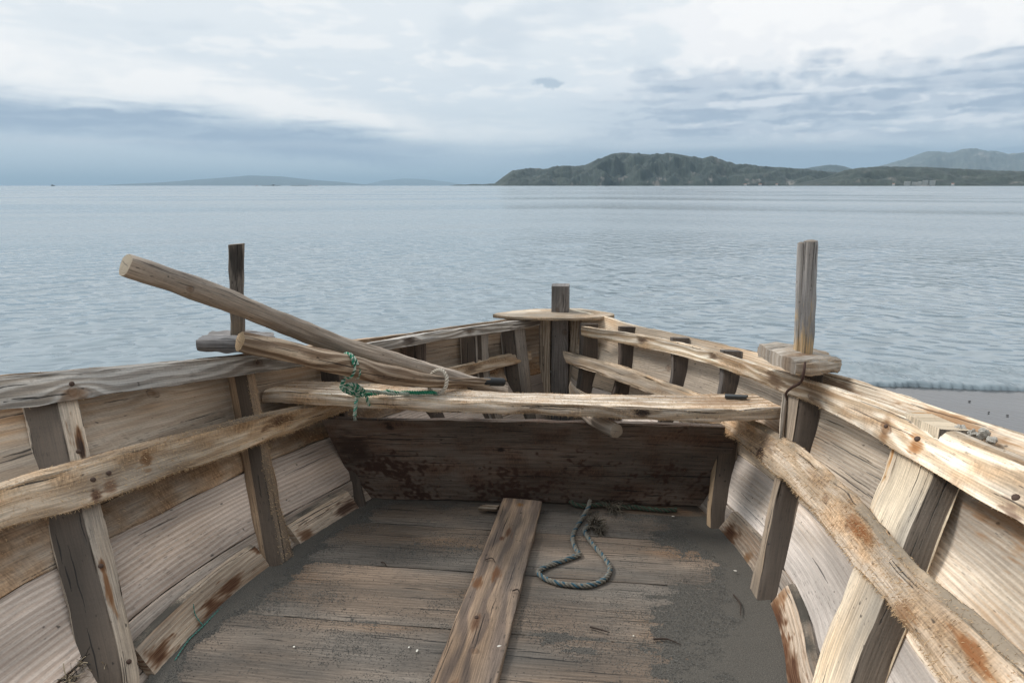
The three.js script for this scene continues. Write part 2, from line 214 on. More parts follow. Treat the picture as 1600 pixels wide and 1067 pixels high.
// laid rope: strands that wind round the path, coloured per vertex
function rope(pts, R, { strands = 3, pitch = 0.02, color, seed = 1, closed = false, step = 0.0016, seg = 6 } = {}) {
  const c = new THREE.CatmullRomCurve3(pts, closed, 'centripetal'), L = c.getLength(), n = Math.ceil(L / step), C = c.getSpacedPoints(n), fr = c.computeFrenetFrames(n, closed), pos = [], col = [], idx = [], q = new THREE.Vector3(), o = new THREE.Vector3(), e = new THREE.Vector3(), r0 = R * 0.52, ro = R * 0.5;
  for (let k = 0; k < strands; k++) { const base = pos.length / 3;
    for (let i = 0; i <= n; i++) { const a = i / n * L / pitch * 2 * Math.PI + k / strands * 2 * Math.PI, wob = 1 + 0.12 * ns(i * 0.02 + seed, k * 3.3); o.copy(fr.normals[i]).multiplyScalar(Math.cos(a)).addScaledVector(fr.binormals[i], Math.sin(a)); e.crossVectors(fr.tangents[i], o);
      for (let j = 0; j <= seg; j++) { const b = j / seg * 2 * Math.PI; q.copy(C[i]).addScaledVector(o, (ro + Math.cos(b) * r0) * wob).addScaledVector(e, Math.sin(b) * r0 * wob); pos.push(q.x, q.y, q.z); col.push(...color(i / n * L, k, ns(i * 0.11 + k * 7, seed))); } }
    for (let i = 0; i < n; i++) for (let j = 0; j < seg; j++) { const p = base + i * (seg + 1) + j, m = p + seg + 1; idx.push(p, m, p + 1, p + 1, m, m + 1); } }
  return geometry(pos, null, idx, col);
}
function tuft(at, dir, count, len, spread, seed, color, w = 0.0005) { const r = rng(seed), pos = [], idx = [], col = [];
  for (let i = 0; i < count; i++) { let p = at.clone().add(new THREE.Vector3(r() - 0.5, r() - 0.5, r() - 0.5).multiplyScalar(spread * 0.4)), d = dir.clone().add(new THREE.Vector3(r() - 0.5, r() - 0.5, r() - 0.5).multiplyScalar(2 * spread / len)).normalize(); const K = 5, l = len * (0.4 + r() * 0.9) / K, c = color(r()), s = new THREE.Vector3(r() - 0.5, r() - 0.5, r() - 0.5).cross(d).normalize().multiplyScalar(w), o = pos.length / 3;
    for (let k = 0; k <= K; k++) { pos.push(p.x - s.x, p.y - s.y, p.z - s.z, p.x + s.x, p.y + s.y, p.z + s.z); col.push(...c, ...c); p = p.clone().addScaledVector(d, l); d.add(new THREE.Vector3(r() - 0.5, r() - 0.7, r() - 0.5).multiplyScalar(0.7)).normalize(); p.y = Math.max(p.y, FY + 0.001); if (k < K) idx.push(o + k * 2, o + k * 2 + 1, o + k * 2 + 2, o + k * 2 + 1, o + k * 2 + 3, o + k * 2 + 2); } }
  return geometry(pos, null, idx, col); }
const std = (color, roughness = 0.85, extra = {}) => new THREE.MeshStandardMaterial({ color, roughness, ...extra });
// ------------------------------------------------------------------ the setting: beach, sea, hills
const shore = (x) => 3.98 - 1.25 * (1 - ss(-0.6, 1.5, x)) - 0.35 * Math.max(0, Math.min(6, -x - 1));                                           // metres ahead of the camera where the water begins
const groundAt = (x, zb) => { const SHORE = shore(x); return (zb < SHORE ? Math.min(3, (SHORE - zb) * 0.013 + Math.max(0, -zb - 2) * 0.06) : (SHORE - zb) * 0.05) + 0.006 * ns(x * 0.9, zb * 0.9) * (1 - ss(SHORE - 1.4, SHORE, zb)); };
function sheet(xs, zs, f) { const pos = [], uv = [], idx = [], n = xs.length; for (const z of zs) for (const x of xs) { pos.push(x, f(x, z), -z); uv.push(x, z); } for (let j = 0; j < zs.length - 1; j++) for (let i = 0; i < n - 1; i++) { const p = j * n + i; idx.push(p, p + n, p + 1, p + 1, p + n, p + n + 1); } const g = geometry(pos, uv, idx); if (g.attributes.normal.getY(0) < 0) { g.setIndex([...g.index.array].reverse()); g.computeVertexNormals(); } return g; }
const spread = (a, b, s, far) => { const o = []; for (let x = a; x <= b + 1e-6; x += s) o.push(x); let d = s; while (o[o.length - 1] < far) { d *= 1.35; o.push(o[o.length - 1] + d); } d = s; while (o[0] > -far) { d *= 1.35; o.unshift(o[0] - d); } return o; };
function grainTex(S, px, dark, light, seed) { const d = new Uint8Array(px * px * 4), b = new Uint8Array(px * px * 4), T = px / 64;
  for (let y = 0; y < px; y++) for (let x = 0; x < px; x++) { const i = (y * px + x) * 4, n = ns((x % px) * 0.71, y * 0.73 + seed) * 0.6 + ns(x * 0.29, y * 0.31 + seed) * 0.5, t = clamp(0.5 + n * 0.6); for (let k = 0; k < 3; k++) d[i + k] = mix(dark[k], light[k], t); d[i + 3] = 255; b[i] = b[i + 1] = b[i + 2] = t * 255; b[i + 3] = 255; }
  const mk = (a, s) => { const t = new THREE.DataTexture(a, px, px); t.wrapS = t.wrapT = THREE.RepeatWrapping; t.magFilter = THREE.LinearFilter; if (s) t.colorSpace = THREE.SRGBColorSpace; t.repeat.set(1 / S, 1 / S); t.needsUpdate = true; texCount++; return t; }; return [mk(d, true), mk(b)]; }
const [sandMap, sandBump] = grainTex(0.6, 512, [104, 98, 88], [150, 142, 128], 3);
const [wetMap, wetBump] = grainTex(0.6, 512, [20, 21, 22], [36, 36, 36], 8);
structure('beach', sheet(spread(-4, 6, 0.25, 900), [-700, -300, -120, -50, -20, -10, -5, ...Array.from({ length: 40 }, (_, i) => -2 + i * 0.25), 9, 12], groundAt), new THREE.MeshStandardMaterial({ map: sandMap, bumpMap: sandBump, bumpScale: 0.002, roughness: 0.95 }));
let rippleMap; const wetSand = structure('wet_sand', sheet(spread(-3, 5, 0.05, 900), Array.from({ length: 110 }, (_, i) => 1.0 + i * 0.032), (x, z) => groundAt(x, z) + 0.004 + 0.0012 * ns(x * 3, z * 9) - 0.03 * (1 - ss(shore(x) - 1.45, shore(x) - 1.2, z))), new THREE.MeshPhysicalMaterial({ map: wetMap, bumpMap: wetBump, bumpScale: 0.0004, roughness: 0.3, clearcoat: 0.7, clearcoatRoughness: 0.05 }));

// sea: real waves near the boat, a wind-ripple normal map over all of it
const waves = []; { const r = rng(5); for (let i = 0; i < 46; i++) { const l = 0.12 * Math.pow(30, i / 45) * (0.9 + 0.2 * r()), th = (-1.75 + (r() - 0.5) * 1.5 * (l < 1 ? 1.5 : 1)); waves.push({ k: 2 * Math.PI / l, cx: Math.cos(th), cz: Math.sin(th), a: 0.0044 * Math.pow(l, 0.85) * (0.5 + r()) * (l > 0.9 ? 0.30 : l > 0.4 ? 0.46 : 0.62), p: r() * 6.28, l }); } }
function seaHeight(x, z, cell, zb) {
  let h = 0; const calm = 0.55 + 0.7 * ss(-0.35, 0.4, fbm(x * 0.05 + 4, z * 0.12, 3)); for (const w of waves) { const f = clamp((w.l / cell - 2.2) / 3); if (f > 0) h += w.a * f * Math.sin(w.k * (w.cx * x + w.cz * z) + w.p); }
  const SHORE = shore(x); h *= calm * ss(SHORE, SHORE + 2.4, zb) * 0.85 + 0.12;
  // the small wave breaking on the sand
  const band = ss(SHORE - 0.02, SHORE + 0.05, zb) * (1 - ss(SHORE + 0.42, SHORE + 0.66, zb));
  if (band > 0) { const c = ns(x * 7, zb * 18) * 0.4 + ns(x * 22 + 3, zb * 46) * 0.4 + ns(x * 48, zb * 90) * 0.26; h += band * (0.012 + 0.017 * c + 0.022 * Math.exp(-Math.pow((zb - SHORE - 0.40 - 0.05 * ns(x * 0.8, 2)) / 0.07, 2)) * (0.6 + 0.7 * ns(x * 1.3, 5))); }
  return h;
}
{
  const na = 980, az = []; for (let i = 0; i <= na; i++) { const f = i / na * 2 - 1; az.push((f * 0.72 + f * f * f * 0.72) ); }
  const rs = []; let r = 3.55; while (r < 90000) { rs.push(r); r += r < 5.6 ? 0.022 : r < 70 ? Math.max(0.03, r * r * 0.0016) : r * 0.16; }
  const pos = [], uv = [], idx = [], n = na + 1;
  for (const d of rs) for (const a of az) { const s = Math.sin(a), c = Math.cos(a); let x = 0.25 + d * (FW[0] * c + RT[0] * s), z = d * (FW[1] * c + RT[1] * s); const zb = -z; const near = d < 160 && zb > 0.6; const cell = Math.max(d * 0.0016, d < 5.6 ? 0.03 : d * d * 0.0016);
    let y = near ? seaHeight(x, z, cell, zb) : 0; y *= 1 - ss(90, 160, d); const edge = shore(x) + 0.035 * ns(x * 1.7, 3) + 0.012 * ns(x * 7, 9); if (zb < edge) y = -0.02 - (edge - zb) * 0.3; else y = Math.max(y, -0.05) + 0.006 * ss(edge + 0.3, edge, zb) - (0.012 * (1 - ss(edge, edge + 0.04, zb))) + 0.012;
    if (d > 10) y -= 0.012 * ss(10, 20, d);
    pos.push(x, y, z); uv.push(x / 7.3, z / 7.3); }
  for (let j = 0; j < rs.length - 1; j++) for (let i = 0; i < na; i++) { const p = j * n + i; idx.push(p, p + 1, p + n, p + 1, p + n + 1, p + n); }
  const g = geometry(pos, uv, idx); if (g.attributes.normal.getY(5) < 0) { const ix = g.index.array; for (let i = 0; i < ix.length; i += 3) { const t = ix[i]; ix[i] = ix[i + 1]; ix[i + 1] = t; } g.computeVertexNormals(); }
  const S = 1024, d = new Uint8Array(S * S * 4), hh = new Float32Array(S * S), rr = rng(9), ws = []; for (let i = 0; i < 70; i++) { const kx = Math.round((rr() - 0.5) * 90), kz = Math.round((rr() < 0.5 ? -1 : 1) * (8 + Math.pow(rr(), 1.6) * 74)); const k = Math.hypot(kx, kz); ws.push([kx, kz, 0.9 / Math.pow(k, 1.35), rr() * 6.28]); }
  for (const [kx, kz, a, p] of ws) for (let y = 0; y < S; y++) { let ph = 2 * Math.PI * kz * y / S + p; const st = 2 * Math.PI * kx / S; for (let x = 0; x < S; x++) { hh[y * S + x] += a * Math.sin(ph); ph += st; } }
  const m = 7.3 / S; let rms = 0; for (let i = 0; i < S * S - 1; i++) rms += Math.pow((hh[i + 1] - hh[i]) / m, 2) + Math.pow((hh[(i + S) % (S * S)] - hh[i]) / m, 2); const amp = 0.15 / Math.sqrt(rms / (S * S));                                  // height in metres per unit
  for (let y = 0; y < S; y++) for (let x = 0; x < S; x++) { const i = y * S + x, dx = (hh[y * S + (x + 1) % S] - hh[i]) / m * amp, dy = (hh[((y + 1) % S) * S + x] - hh[i]) / m * amp, l = Math.hypot(dx, dy, 1); d[i * 4] = (0.5 - 0.5 * dx / l) * 255; d[i * 4 + 1] = (0.5 - 0.5 * dy / l) * 255; d[i * 4 + 2] = (0.5 + 0.5 / l) * 255; d[i * 4 + 3] = 255; }
  const nt = new THREE.DataTexture(d, S, S); nt.wrapS = nt.wrapT = THREE.RepeatWrapping; nt.magFilter = THREE.LinearFilter; nt.needsUpdate = true; texCount++;
  const L = 512, ld = new Uint8Array(L * L * 4); for (let y = 0; y < L; y++) for (let x = 0; x < L; x++) { const a = x / L * 2 * Math.PI, f = fbm(Math.cos(a) * 0.9 + 5, Math.sin(a) * 0.9 + y / L * 16, 4), q = ss(-0.3, 0.4, f), i = (y * L + x) * 4; ld[i] = ld[i + 1] = ld[i + 2] = (0.08 + 0.16 * q) * 255; ld[i + 3] = 255; }
  const lanes = new THREE.DataTexture(ld, L, L); lanes.wrapS = lanes.wrapT = THREE.MirroredRepeatWrapping; lanes.magFilter = THREE.LinearFilter; lanes.repeat.set(7.3 / 160, 7.3 / 160); lanes.needsUpdate = true; texCount++;
  structure('sea', g, new THREE.MeshPhysicalMaterial({ color: lin(128, 140, 146), roughness: 1, roughnessMap: lanes, ior: 1.34, normalMap: nt, normalScale: new THREE.Vector2(0.95, 0.95) }));
  rippleMap = nt;
}

wetSand.material.normalMap = rippleMap; wetSand.material.normalScale = new THREE.Vector2(0.2, 0.2);
{ const pg = new THREE.IcosahedronGeometry(0.005, 1), pm = std(lin(48, 46, 44), 0.5); const at = [[2.248, 3.726], [2.244, 3.536], [2.309, 3.494]], lb = ['dark pebble on the wet sand nearest the swash', 'dark pebble on the wet sand nearest the right rail', 'dark pebble on the wet sand farthest to the right'];
  at.forEach(([x, z], i) => { const m = part('beach_pebble', pg, pm, scene); m.position.set(x, groundAt(x, z) + 0.008, -z); m.scale.set(1.5, 0.6, 1); m.rotation.y = i; tag(m, lb[i], 'pebble', 'dark pebbles on the wet sand'); }); }

// hills: a strip of real relief at its own distance, its crest following heights given per bearing
const bearing = (az, d) => { const a = az * Math.PI / 180, s = Math.sin(a), c = Math.cos(a); return [0.25 + d * (FW[0] * c + RT[0] * s), d * (FW[1] * c + RT[1] * s)]; };
function hill(name, label, sky, dist, depth, { na = 300, nd = 40, seed = 1, rough = 0.35, size = 300, pal, bare = 0.1, cliffs = 0 } = {}) {
  const xs = sky.map((s) => s[0]), es = sky.map((s) => s[1]), a0 = xs[0], a1 = xs[xs.length - 1], pos = [], col = [], idx = [], n = na + 1, D = Math.PI / 180, top = 0.55;
  const E = (a) => { const w = (a1 - a0) / na * 1.5; return (table(xs, es, a - w) + 2 * table(xs, es, a) + table(xs, es, a + w)) / 4; };
  for (let j = 0; j <= nd; j++) for (let i = 0; i <= na; i++) {
    const a = a0 + (a1 - a0) * i / na, v = j / nd, d = dist * (1 + 0.02 * ns(a * 0.5 + seed, seed)) + v * depth, [x, z] = bearing(a, d), H = Math.tan(Math.max(0, E(a) + 0.03 * ns(a * 5, seed) * Math.min(1, E(a))) * D) * (dist + top * depth) + 0.2;
    const up = v < top ? v / top : 1 - (v - top) / (1 - top), rd = 1 - Math.abs(ns(x / size + seed, z / size)) * 1.6, rd2 = 1 - Math.abs(ns(x / size * 2.7 + seed * 2, z / size * 2.7)) * 1.6, fine = fbm(x / size * 6, z / size * 6 + seed, 4), vary = (0.62 * rd + 0.3 * rd2 - 0.45) * rough;
    const h = v === 0 || v === 1 ? -1 : H * clamp(Math.pow(up, 0.85 - 0.5 * vary) + vary * up * (1 - up) * 2.0 + fine * 0.12 * (1 - up) * Math.min(1, up * 6) * rough * 2 + 0.015 * fine, 0, v < top + 0.02 ? 1.02 : 1);
    pos.push(x, h, z);
    const g = clamp(0.5 + fbm(x / size * 2.2 + 7, z / size * 2.2 + seed, 4) * 0.9 + rd * 0.2 - 0.1), sp = ns(x / size * 30, z / size * 30), t = ss(0.42 - bare * 0.4, 0.72, fbm(x / size * 3.1 + 40, z / size * 3.1, 4) * 0.9 + bare + (up < 0.12 ? cliffs * ss(0.1, 0.5, fbm(a * 0.9 + seed, up * 3, 3) + ns(a * 5, up * 30) * 0.3) : 0));
    for (let k = 0; k < 3; k++) col.push(Math.max(0.004, mix(mix(pal[0][k], pal[1][k], g), pal[2][k], t) * (1 + 0.5 * sp + 0.3 * ns(x / size * 11, z / size * 11))));
  }
  for (let j = 0; j < nd; j++) for (let i = 0; i < na; i++) { const p = j * n + i; idx.push(p, p + 1, p + n, p + 1, p + n + 1, p + n); }
  const g = geometry(pos, null, idx, col); if (g.attributes.normal.getY(Math.floor(nd / 2) * n + 20) < 0) { const ix = g.index.array; for (let i = 0; i < ix.length; i += 3) { const t = ix[i]; ix[i] = ix[i + 1]; ix[i + 1] = t; } g.computeVertexNormals(); }
  const m = structure(name, g, new THREE.MeshStandardMaterial({ vertexColors: true, roughness: 0.97 })); m.userData.label = label; return m;
}
const scrub = [[0.014, 0.024, 0.020], [0.046, 0.056, 0.042], [0.16, 0.145, 0.125]], stony = [[0.06, 0.07, 0.06], [0.10, 0.10, 0.08], [0.26, 0.235, 0.2]];
hill('headland', 'dark green scrub-covered headland across the bay', [[-1.67, 0], [-1.2, 0.35], [0, 1.219], [1.56, 1.42], [2.6, 1.318], [4.05, 1.618], [5.19, 1.565], [5.96, 1.664], [7.23, 2.157], [7.98, 2.5], [8.99, 2.642], [10.25, 2.484], [11.75, 2.423], [12.49, 2.514], [13.33, 2.408], [14.22, 2.254], [15.2, 2.099], [15.77, 2.286], [16.41, 2.038], [17.62, 1.642], [19.96, 1.43], [22.69, 1.218], [24.46, 1.017], [26.39, 0.82], [28.68, 0.491], [30.31, 0.05]], 4000, 1100, { na: 620, nd: 64, seed: 3, rough: 0.95, size: 300, pal: scrub, bare: 0.12, cliffs: 0.55 });
hill('coast_hill', 'long low green coastal hill behind white apartment blocks', [[21.45, 0], [24.06, 0.604], [25.3, 1.148], [26.13, 1.276], [27.77, 1.391], [30.17, 1.316], [32.46, 1.156], [34.65, 1.003], [36.04, 0.945], [39.27, 1.1], [43.7, 0.735], [60, 0.5], [75, 0]], 3300, 900, { na: 620, nd: 50, seed: 11, rough: 0.6, size: 210, pal: scrub, bare: 0.16, cliffs: 0.25 });
hill('back_hill', 'small hazy hill between the headland and the coastal hill', [[21.9, 0], [22.77, 1.31], [23.55, 1.441], [24.41, 1.523], [25.19, 1.423], [25.93, 1.187], [27.51, 0]], 11000, 2000, { na: 120, nd: 24, seed: 5, rough: 0.5, size: 500, pal: scrub });
hill('mountain', 'pale blue rocky mountain far behind the coast', [[25.84, 0], [27.17, 1.309], [27.97, 1.477], [28.55, 1.69], [29.51, 1.98], [30.32, 2.309], [30.89, 2.338], [31.78, 2.189], [32.49, 2.424], [33.1, 2.449], [33.95, 2.26], [34.48, 2.287], [35.03, 2.068], [35.88, 2.127], [37.86, 2.151], [41.03, 1.527], [44.98, 1.005], [55, 0.6], [65, 0]], 15000, 5000, { na: 420, nd: 40, seed: 23, rough: 0.8, size: 1400, pal: stony, bare: 0.2 });
hill('far_island', 'faint blue island low on the horizon', [[-30.71, 0], [-28.72, 0.134], [-26.66, 0.228], [-24.51, 0.417], [-22.75, 0.563], [-20.48, 0.763], [-18.16, 0.701], [-16.74, 0.536], [-15.31, 0.393], [-13.84, 0.297], [-12.36, 0.149], [-10.86, 0]], 27000, 6000, { na: 160, nd: 20, seed: 31, rough: 0.3, size: 3500, pal: scrub });
hill('far_ridge', 'barely visible ridge lost in haze at the horizon', [[-12.37, 0], [-10.34, 0.42], [-8.8, 0.58], [-7.27, 0.54], [-5.21, 0.3], [-3.14, 0]], 40000, 5000, { na: 100, nd: 16, seed: 37, rough: 0.3, size: 7000, pal: scrub });
hill('sand_spit', 'thin wooded spit running out from the headland', [[-5.22, 0], [-4.44, 0.1], [-3.9, 0.08], [-3.14, 0.15], [-2.4, 0.12], [-1.57, 0.19], [-0.52, 0]], 6500, 300, { na: 160, nd: 12, seed: 41, rough: 1, size: 60, pal: scrub });

// buildings on the far shore
const plaster = std(lin(222, 219, 212), 0.8), darkGlass = std(lin(60, 70, 78), 0.3), roofTile = std(lin(150, 110, 92), 0.85);
function block(az, d, w, h, dep, floors, label) {
  const t = thing('apartment_block', label, 'building', 'apartment blocks on the far shore'), [x, z] = bearing(az, d); t.position.set(x, 0, z); t.rotation.y = -az * Math.PI / 180 + YAW;
  const g = new THREE.BoxGeometry(w, h, dep); g.translate(0, h / 2 + 2, 0); part('wall', g, plaster, t); const r = new THREE.BoxGeometry(w + 1, 0.8, dep + 1); r.translate(0, h + 2.4, 0); part('roof', r, plaster, t);
  const bays = Math.round(w / 4.2), base = new THREE.BoxGeometry(2.1, 1.7, 0.3), bal = new THREE.BoxGeometry(w * 0.9, 0.35, 1.3);
  for (let f = 0; f < floors; f++) { for (let b = 0; b < bays; b++) { const m = part('window', base, darkGlass, t); m.position.set(-w / 2 + (b + 0.5) * w / bays, 3.8 + f * h / floors, dep / 2 + 0.02); } const k = part('balcony', bal, plaster, t); k.position.set(0, 2.6 + f * h / floors, dep / 2 + 0.6); }
}
for (const [az, d, w, h, dep, fl, lb] of [[29.45, 3230, 22, 15, 13, 5, 'leftmost white apartment block of the row on the far shore'], [29.92, 3235, 20, 12, 12, 4, 'low white apartment block second from the left on the far shore'], [30.22, 3225, 12, 14, 12, 4, 'narrow white apartment block in the middle of the far shore row'], [30.55, 3225, 19, 19, 13, 6, 'tallest left-hand white apartment block of the far shore pair'], [30.98, 3230, 21, 18, 14, 6, 'rightmost white apartment block of the row on the far shore']]) block(az, d, w, h, dep, fl, lb);
for (const [az, d, w, lb] of [[18.44, 3840, 12, 'small white house at the foot of the headland, leftmost of three'], [19.52, 3820, 16, 'wide white house at the foot of the headland, middle of three'], [20.72, 3800, 11, 'small white house at the foot of the headland, rightmost of three'], [28.6, 3215, 9, 'small white house on the shore left of the apartment blocks'], [32.2, 3215, 10, 'small white house on the shore right of the apartment blocks']]) {
  const t = thing('shore_house', lb, 'house', 'small white houses on the far shore'), [x, z] = bearing(az, d); t.position.set(x, 0, z); t.rotation.y = -az * Math.PI / 180 + YAW; const g = new THREE.BoxGeometry(w, 6, 9); g.translate(0, 5, 0); part('wall', g, plaster, t);
  const rs = new THREE.Shape([new THREE.Vector2(-5.2, 0), new THREE.Vector2(5.2, 0), new THREE.Vector2(0, 2.6)]), rg = new THREE.ExtrudeGeometry(rs, { depth: w + 0.8, bevelEnabled: false }); rg.translate(0, 0, -(w + 0.8) / 2); rg.rotateY(Math.PI / 2); rg.translate(0, 8.01, 0); part('roof', rg, roofTile, t); for (const s of [-0.25, 0.25]) { const m = part('window', new THREE.BoxGeometry(1.4, 1.6, 0.2), darkGlass, t); m.position.set(s * w, 5.4, 4.55); }
}
// fish pens, marker buoys and a small boat on the horizon
const penMat = std(lin(52, 56, 60), 0.8), red = std(lin(176, 60, 48), 0.5);
for (const [a0, a1, lb] of [[-19.7, -18.25, 'dark floating fish pen low on the horizon, the left one'], [-17.55, -16.25, 'dark floating fish pen low on the horizon, the right one']]) { const t = thing('fish_pen', lb, 'fish pen', 'fish pens on the horizon'), d = 2600, [x, z] = bearing((a0 + a1) / 2, d), w = d * (a1 - a0) * Math.PI / 180; t.position.set(x, 0, z); t.rotation.y = -(a0 + a1) / 2 * Math.PI / 180 + YAW;
  const rail = new THREE.BoxGeometry(w, 0.9, 6); rail.translate(0, 0.9, 0); part('walkway', rail, penMat, t); const pg = new THREE.CylinderGeometry(0.35, 0.35, 3.2, 6), N = 12; for (let i = 0; i < N; i++) { const m = part('post', pg, penMat, t); m.position.set(-w / 2 + (i + 0.5) * w / N, 2.2 + (i % 3) * 0.3, 0); } if (a0 < -19) { const h = part('hut', new THREE.BoxGeometry(6, 3.6, 4), penMat, t); h.position.set(w * 0.1, 3, 0); } }
{ const bg = new THREE.SphereGeometry(1.5, 10, 8); for (const [az, lb] of [[-20.05, 'red marker buoy just left of the left fish pen'], [-16.05, 'red marker buoy just right of the right fish pen'], [-15.6, 'red marker buoy farthest right of the fish pens']]) { const [x, z] = bearing(az, 2590), m = part('marker_buoy', bg, red, scene); m.position.set(x, 0.9, z); tag(m, lb, 'buoy', 'red buoys by the fish pens'); } }
{ const t = thing('fishing_boat', 'tiny dark fishing boat far out on the left horizon', 'boat'), [x, z] = bearing(-33.27, 2400); t.position.set(x, 0, z); t.rotation.y = 0.5; const h = new THREE.Shape([new THREE.Vector2(-5, 1.6), new THREE.Vector2(-4.2, 0), new THREE.Vector2(4, 0), new THREE.Vector2(5.8, 2)]); const g = new THREE.ExtrudeGeometry(h, { depth: 2.6, bevelEnabled: true, bevelSize: 0.2, bevelThickness: 0.3 }); part('hull', g, penMat, t); const c = part('cabin', new THREE.BoxGeometry(2.6, 2.2, 2), penMat, t); c.position.set(-1.5, 2.9, 1.3); const ms = part('mast', new THREE.CylinderGeometry(0.12, 0.16, 4, 6), penMat, t); ms.position.set(0.8, 3.8, 1.3); }
// ------------------------------------------------------------------ the rowing boat, its parts as timbers along fair curves (metres)
const poly = (c, z) => c.reduce((s, k) => s * z + k, 0);
const line3 = (px, ph, z0, z1, s, h0) => (z) => { const q = clamp(z, z0, z1), a = -(1 - Math.exp(Math.min(0, z - z0) / 0.5)) * 0.3; return [poly(px, q) + a * s, h0 ?? poly(ph, q)]; };
const FLOOR = { L: line3([-0.0657, 0.6092, -1.1288, -0.0017], null, 1.067, 2.68, 0.024, 0), R: line3([0.0899, -0.8542, 1.9262, -0.6007], null, 1.219, 2.68, 0.143, 0) };
const RISE = { L: line3([0.1283, -0.5873, 1.3727, -1.9392], [0.0365, -0.1887, 0.261, 0.2573], 1.15, 2.692, 0.45), R: line3([-0.1603, 0.5494, -0.7113, 1.1642], [0.0071, -0.0458, 0.0929, 0.2476], 0.906, 2.674, -0.094) };
const GUN = { L: line3([0.645, -4.0902, 9.1852, -7.6287], [0.0497, -0.2806, 0.4336, 0.3338], 1.346, 2.696, 0.66), R: line3([-0.367, 1.8447, -3.4527, 3.1778], [0.0409, -0.2589, 0.4868, 0.1894], 1.242, 2.597, -0.488) };
const SG = { L: -1, R: 1 }, INW = 0.028, STEM_X = 0.118;
// breadth of the hull inside the ribs (off = 0) or farther out, at z ahead of the camera and y above the floor
function side(s, z, y, off) {
  const [xg, hg] = GUN[s](z), [xs, hs] = RISE[s](z), [xf] = FLOOR[s](z), g = xg + SG[s] * INW, r = xs + SG[s] * INW, f = xf - SG[s] * 0.02;
  let x = (y < hs ? f + (r - f) * y / hs : r + (g - r) * (y - hs) / (hg - hs)) + SG[s] * off;
  const k = ss(2.62, 2.80, z); return mix(x, STEM_X + SG[s] * (0.012 + off * 0.35), k);
}
const at = (s, z, y, off) => P(side(s, z, y, off), y, z);
const OUT = { L: new THREE.Vector3(-1, 0, 0), R: new THREE.Vector3(1, 0, 0) }, UP = new THREE.Vector3(0, 1, 0), DOWN = new THREE.Vector3(0, -1, 0), FORE = new THREE.Vector3(0, 0, -1);
const boat = thing('rowing_boat', 'weathered open wooden rowing boat drawn up at the edge of the sea', 'boat');
const fibreMat = std(lin(206, 176, 138), 0.95, { side: THREE.DoubleSide }), darkFibre = std(lin(120, 88, 62), 0.95, { side: THREE.DoubleSide });
let plain; const timber = (name, g, spec, parent = boat, label) => part(name, g, spec.ppm < 300 ? (plain ??= wood(1.6, 0.4, { seed: 900, ppm: 320 })) : wood(g.userData.L, g.userData.Lv, spec), parent, label);
const fuzz = (name, mesh, count, seed, pick, len, lean, mat = fibreMat) => { const f = part(name, fibres(mesh.geometry, count, seed, pick, len, lean), mat, mesh); f.userData.kind = 'stuff'; return f; };
const nailGeo = new THREE.LatheGeometry([[0, 0.0022], [0.003, 0.002], [0.0052, 0.0008], [0.0055, -0.001], [0.002, -0.002], [0.0015, -0.012]].map((p) => new THREE.Vector2(...p)), 10), nailMat = std(lin(84, 66, 56), 0.75, { metalness: 0.4 });
function nail(mesh, p, s = 1) { const g = mesh.geometry, o = on(g, p), k = g.userData.st.reduce((b, q) => (Math.abs(q.u - o.u) < Math.abs(b.u - o.u) ? q : b)), m = part('nail', nailGeo, nailMat, mesh); m.position.copy(k.a).addScaledVector(k.ac, o.v).addScaledVector(k.n, -0.0012); m.quaternion.setFromUnitVectors(UP, k.n.clone().negate().add(new THREE.Vector3(0.1, 0.15, 0.2))); m.scale.setScalar(s); return m; }
const stainsAt = (g, list) => list.map(([x, y, z, a, b, s, c]) => ({ ...on(g, P(x, y, z)), a, b, s, c }));
const knotsAt = (g, list) => list.map(([x, y, z, r]) => ({ ...on(g, P(x, y, z)), r }));

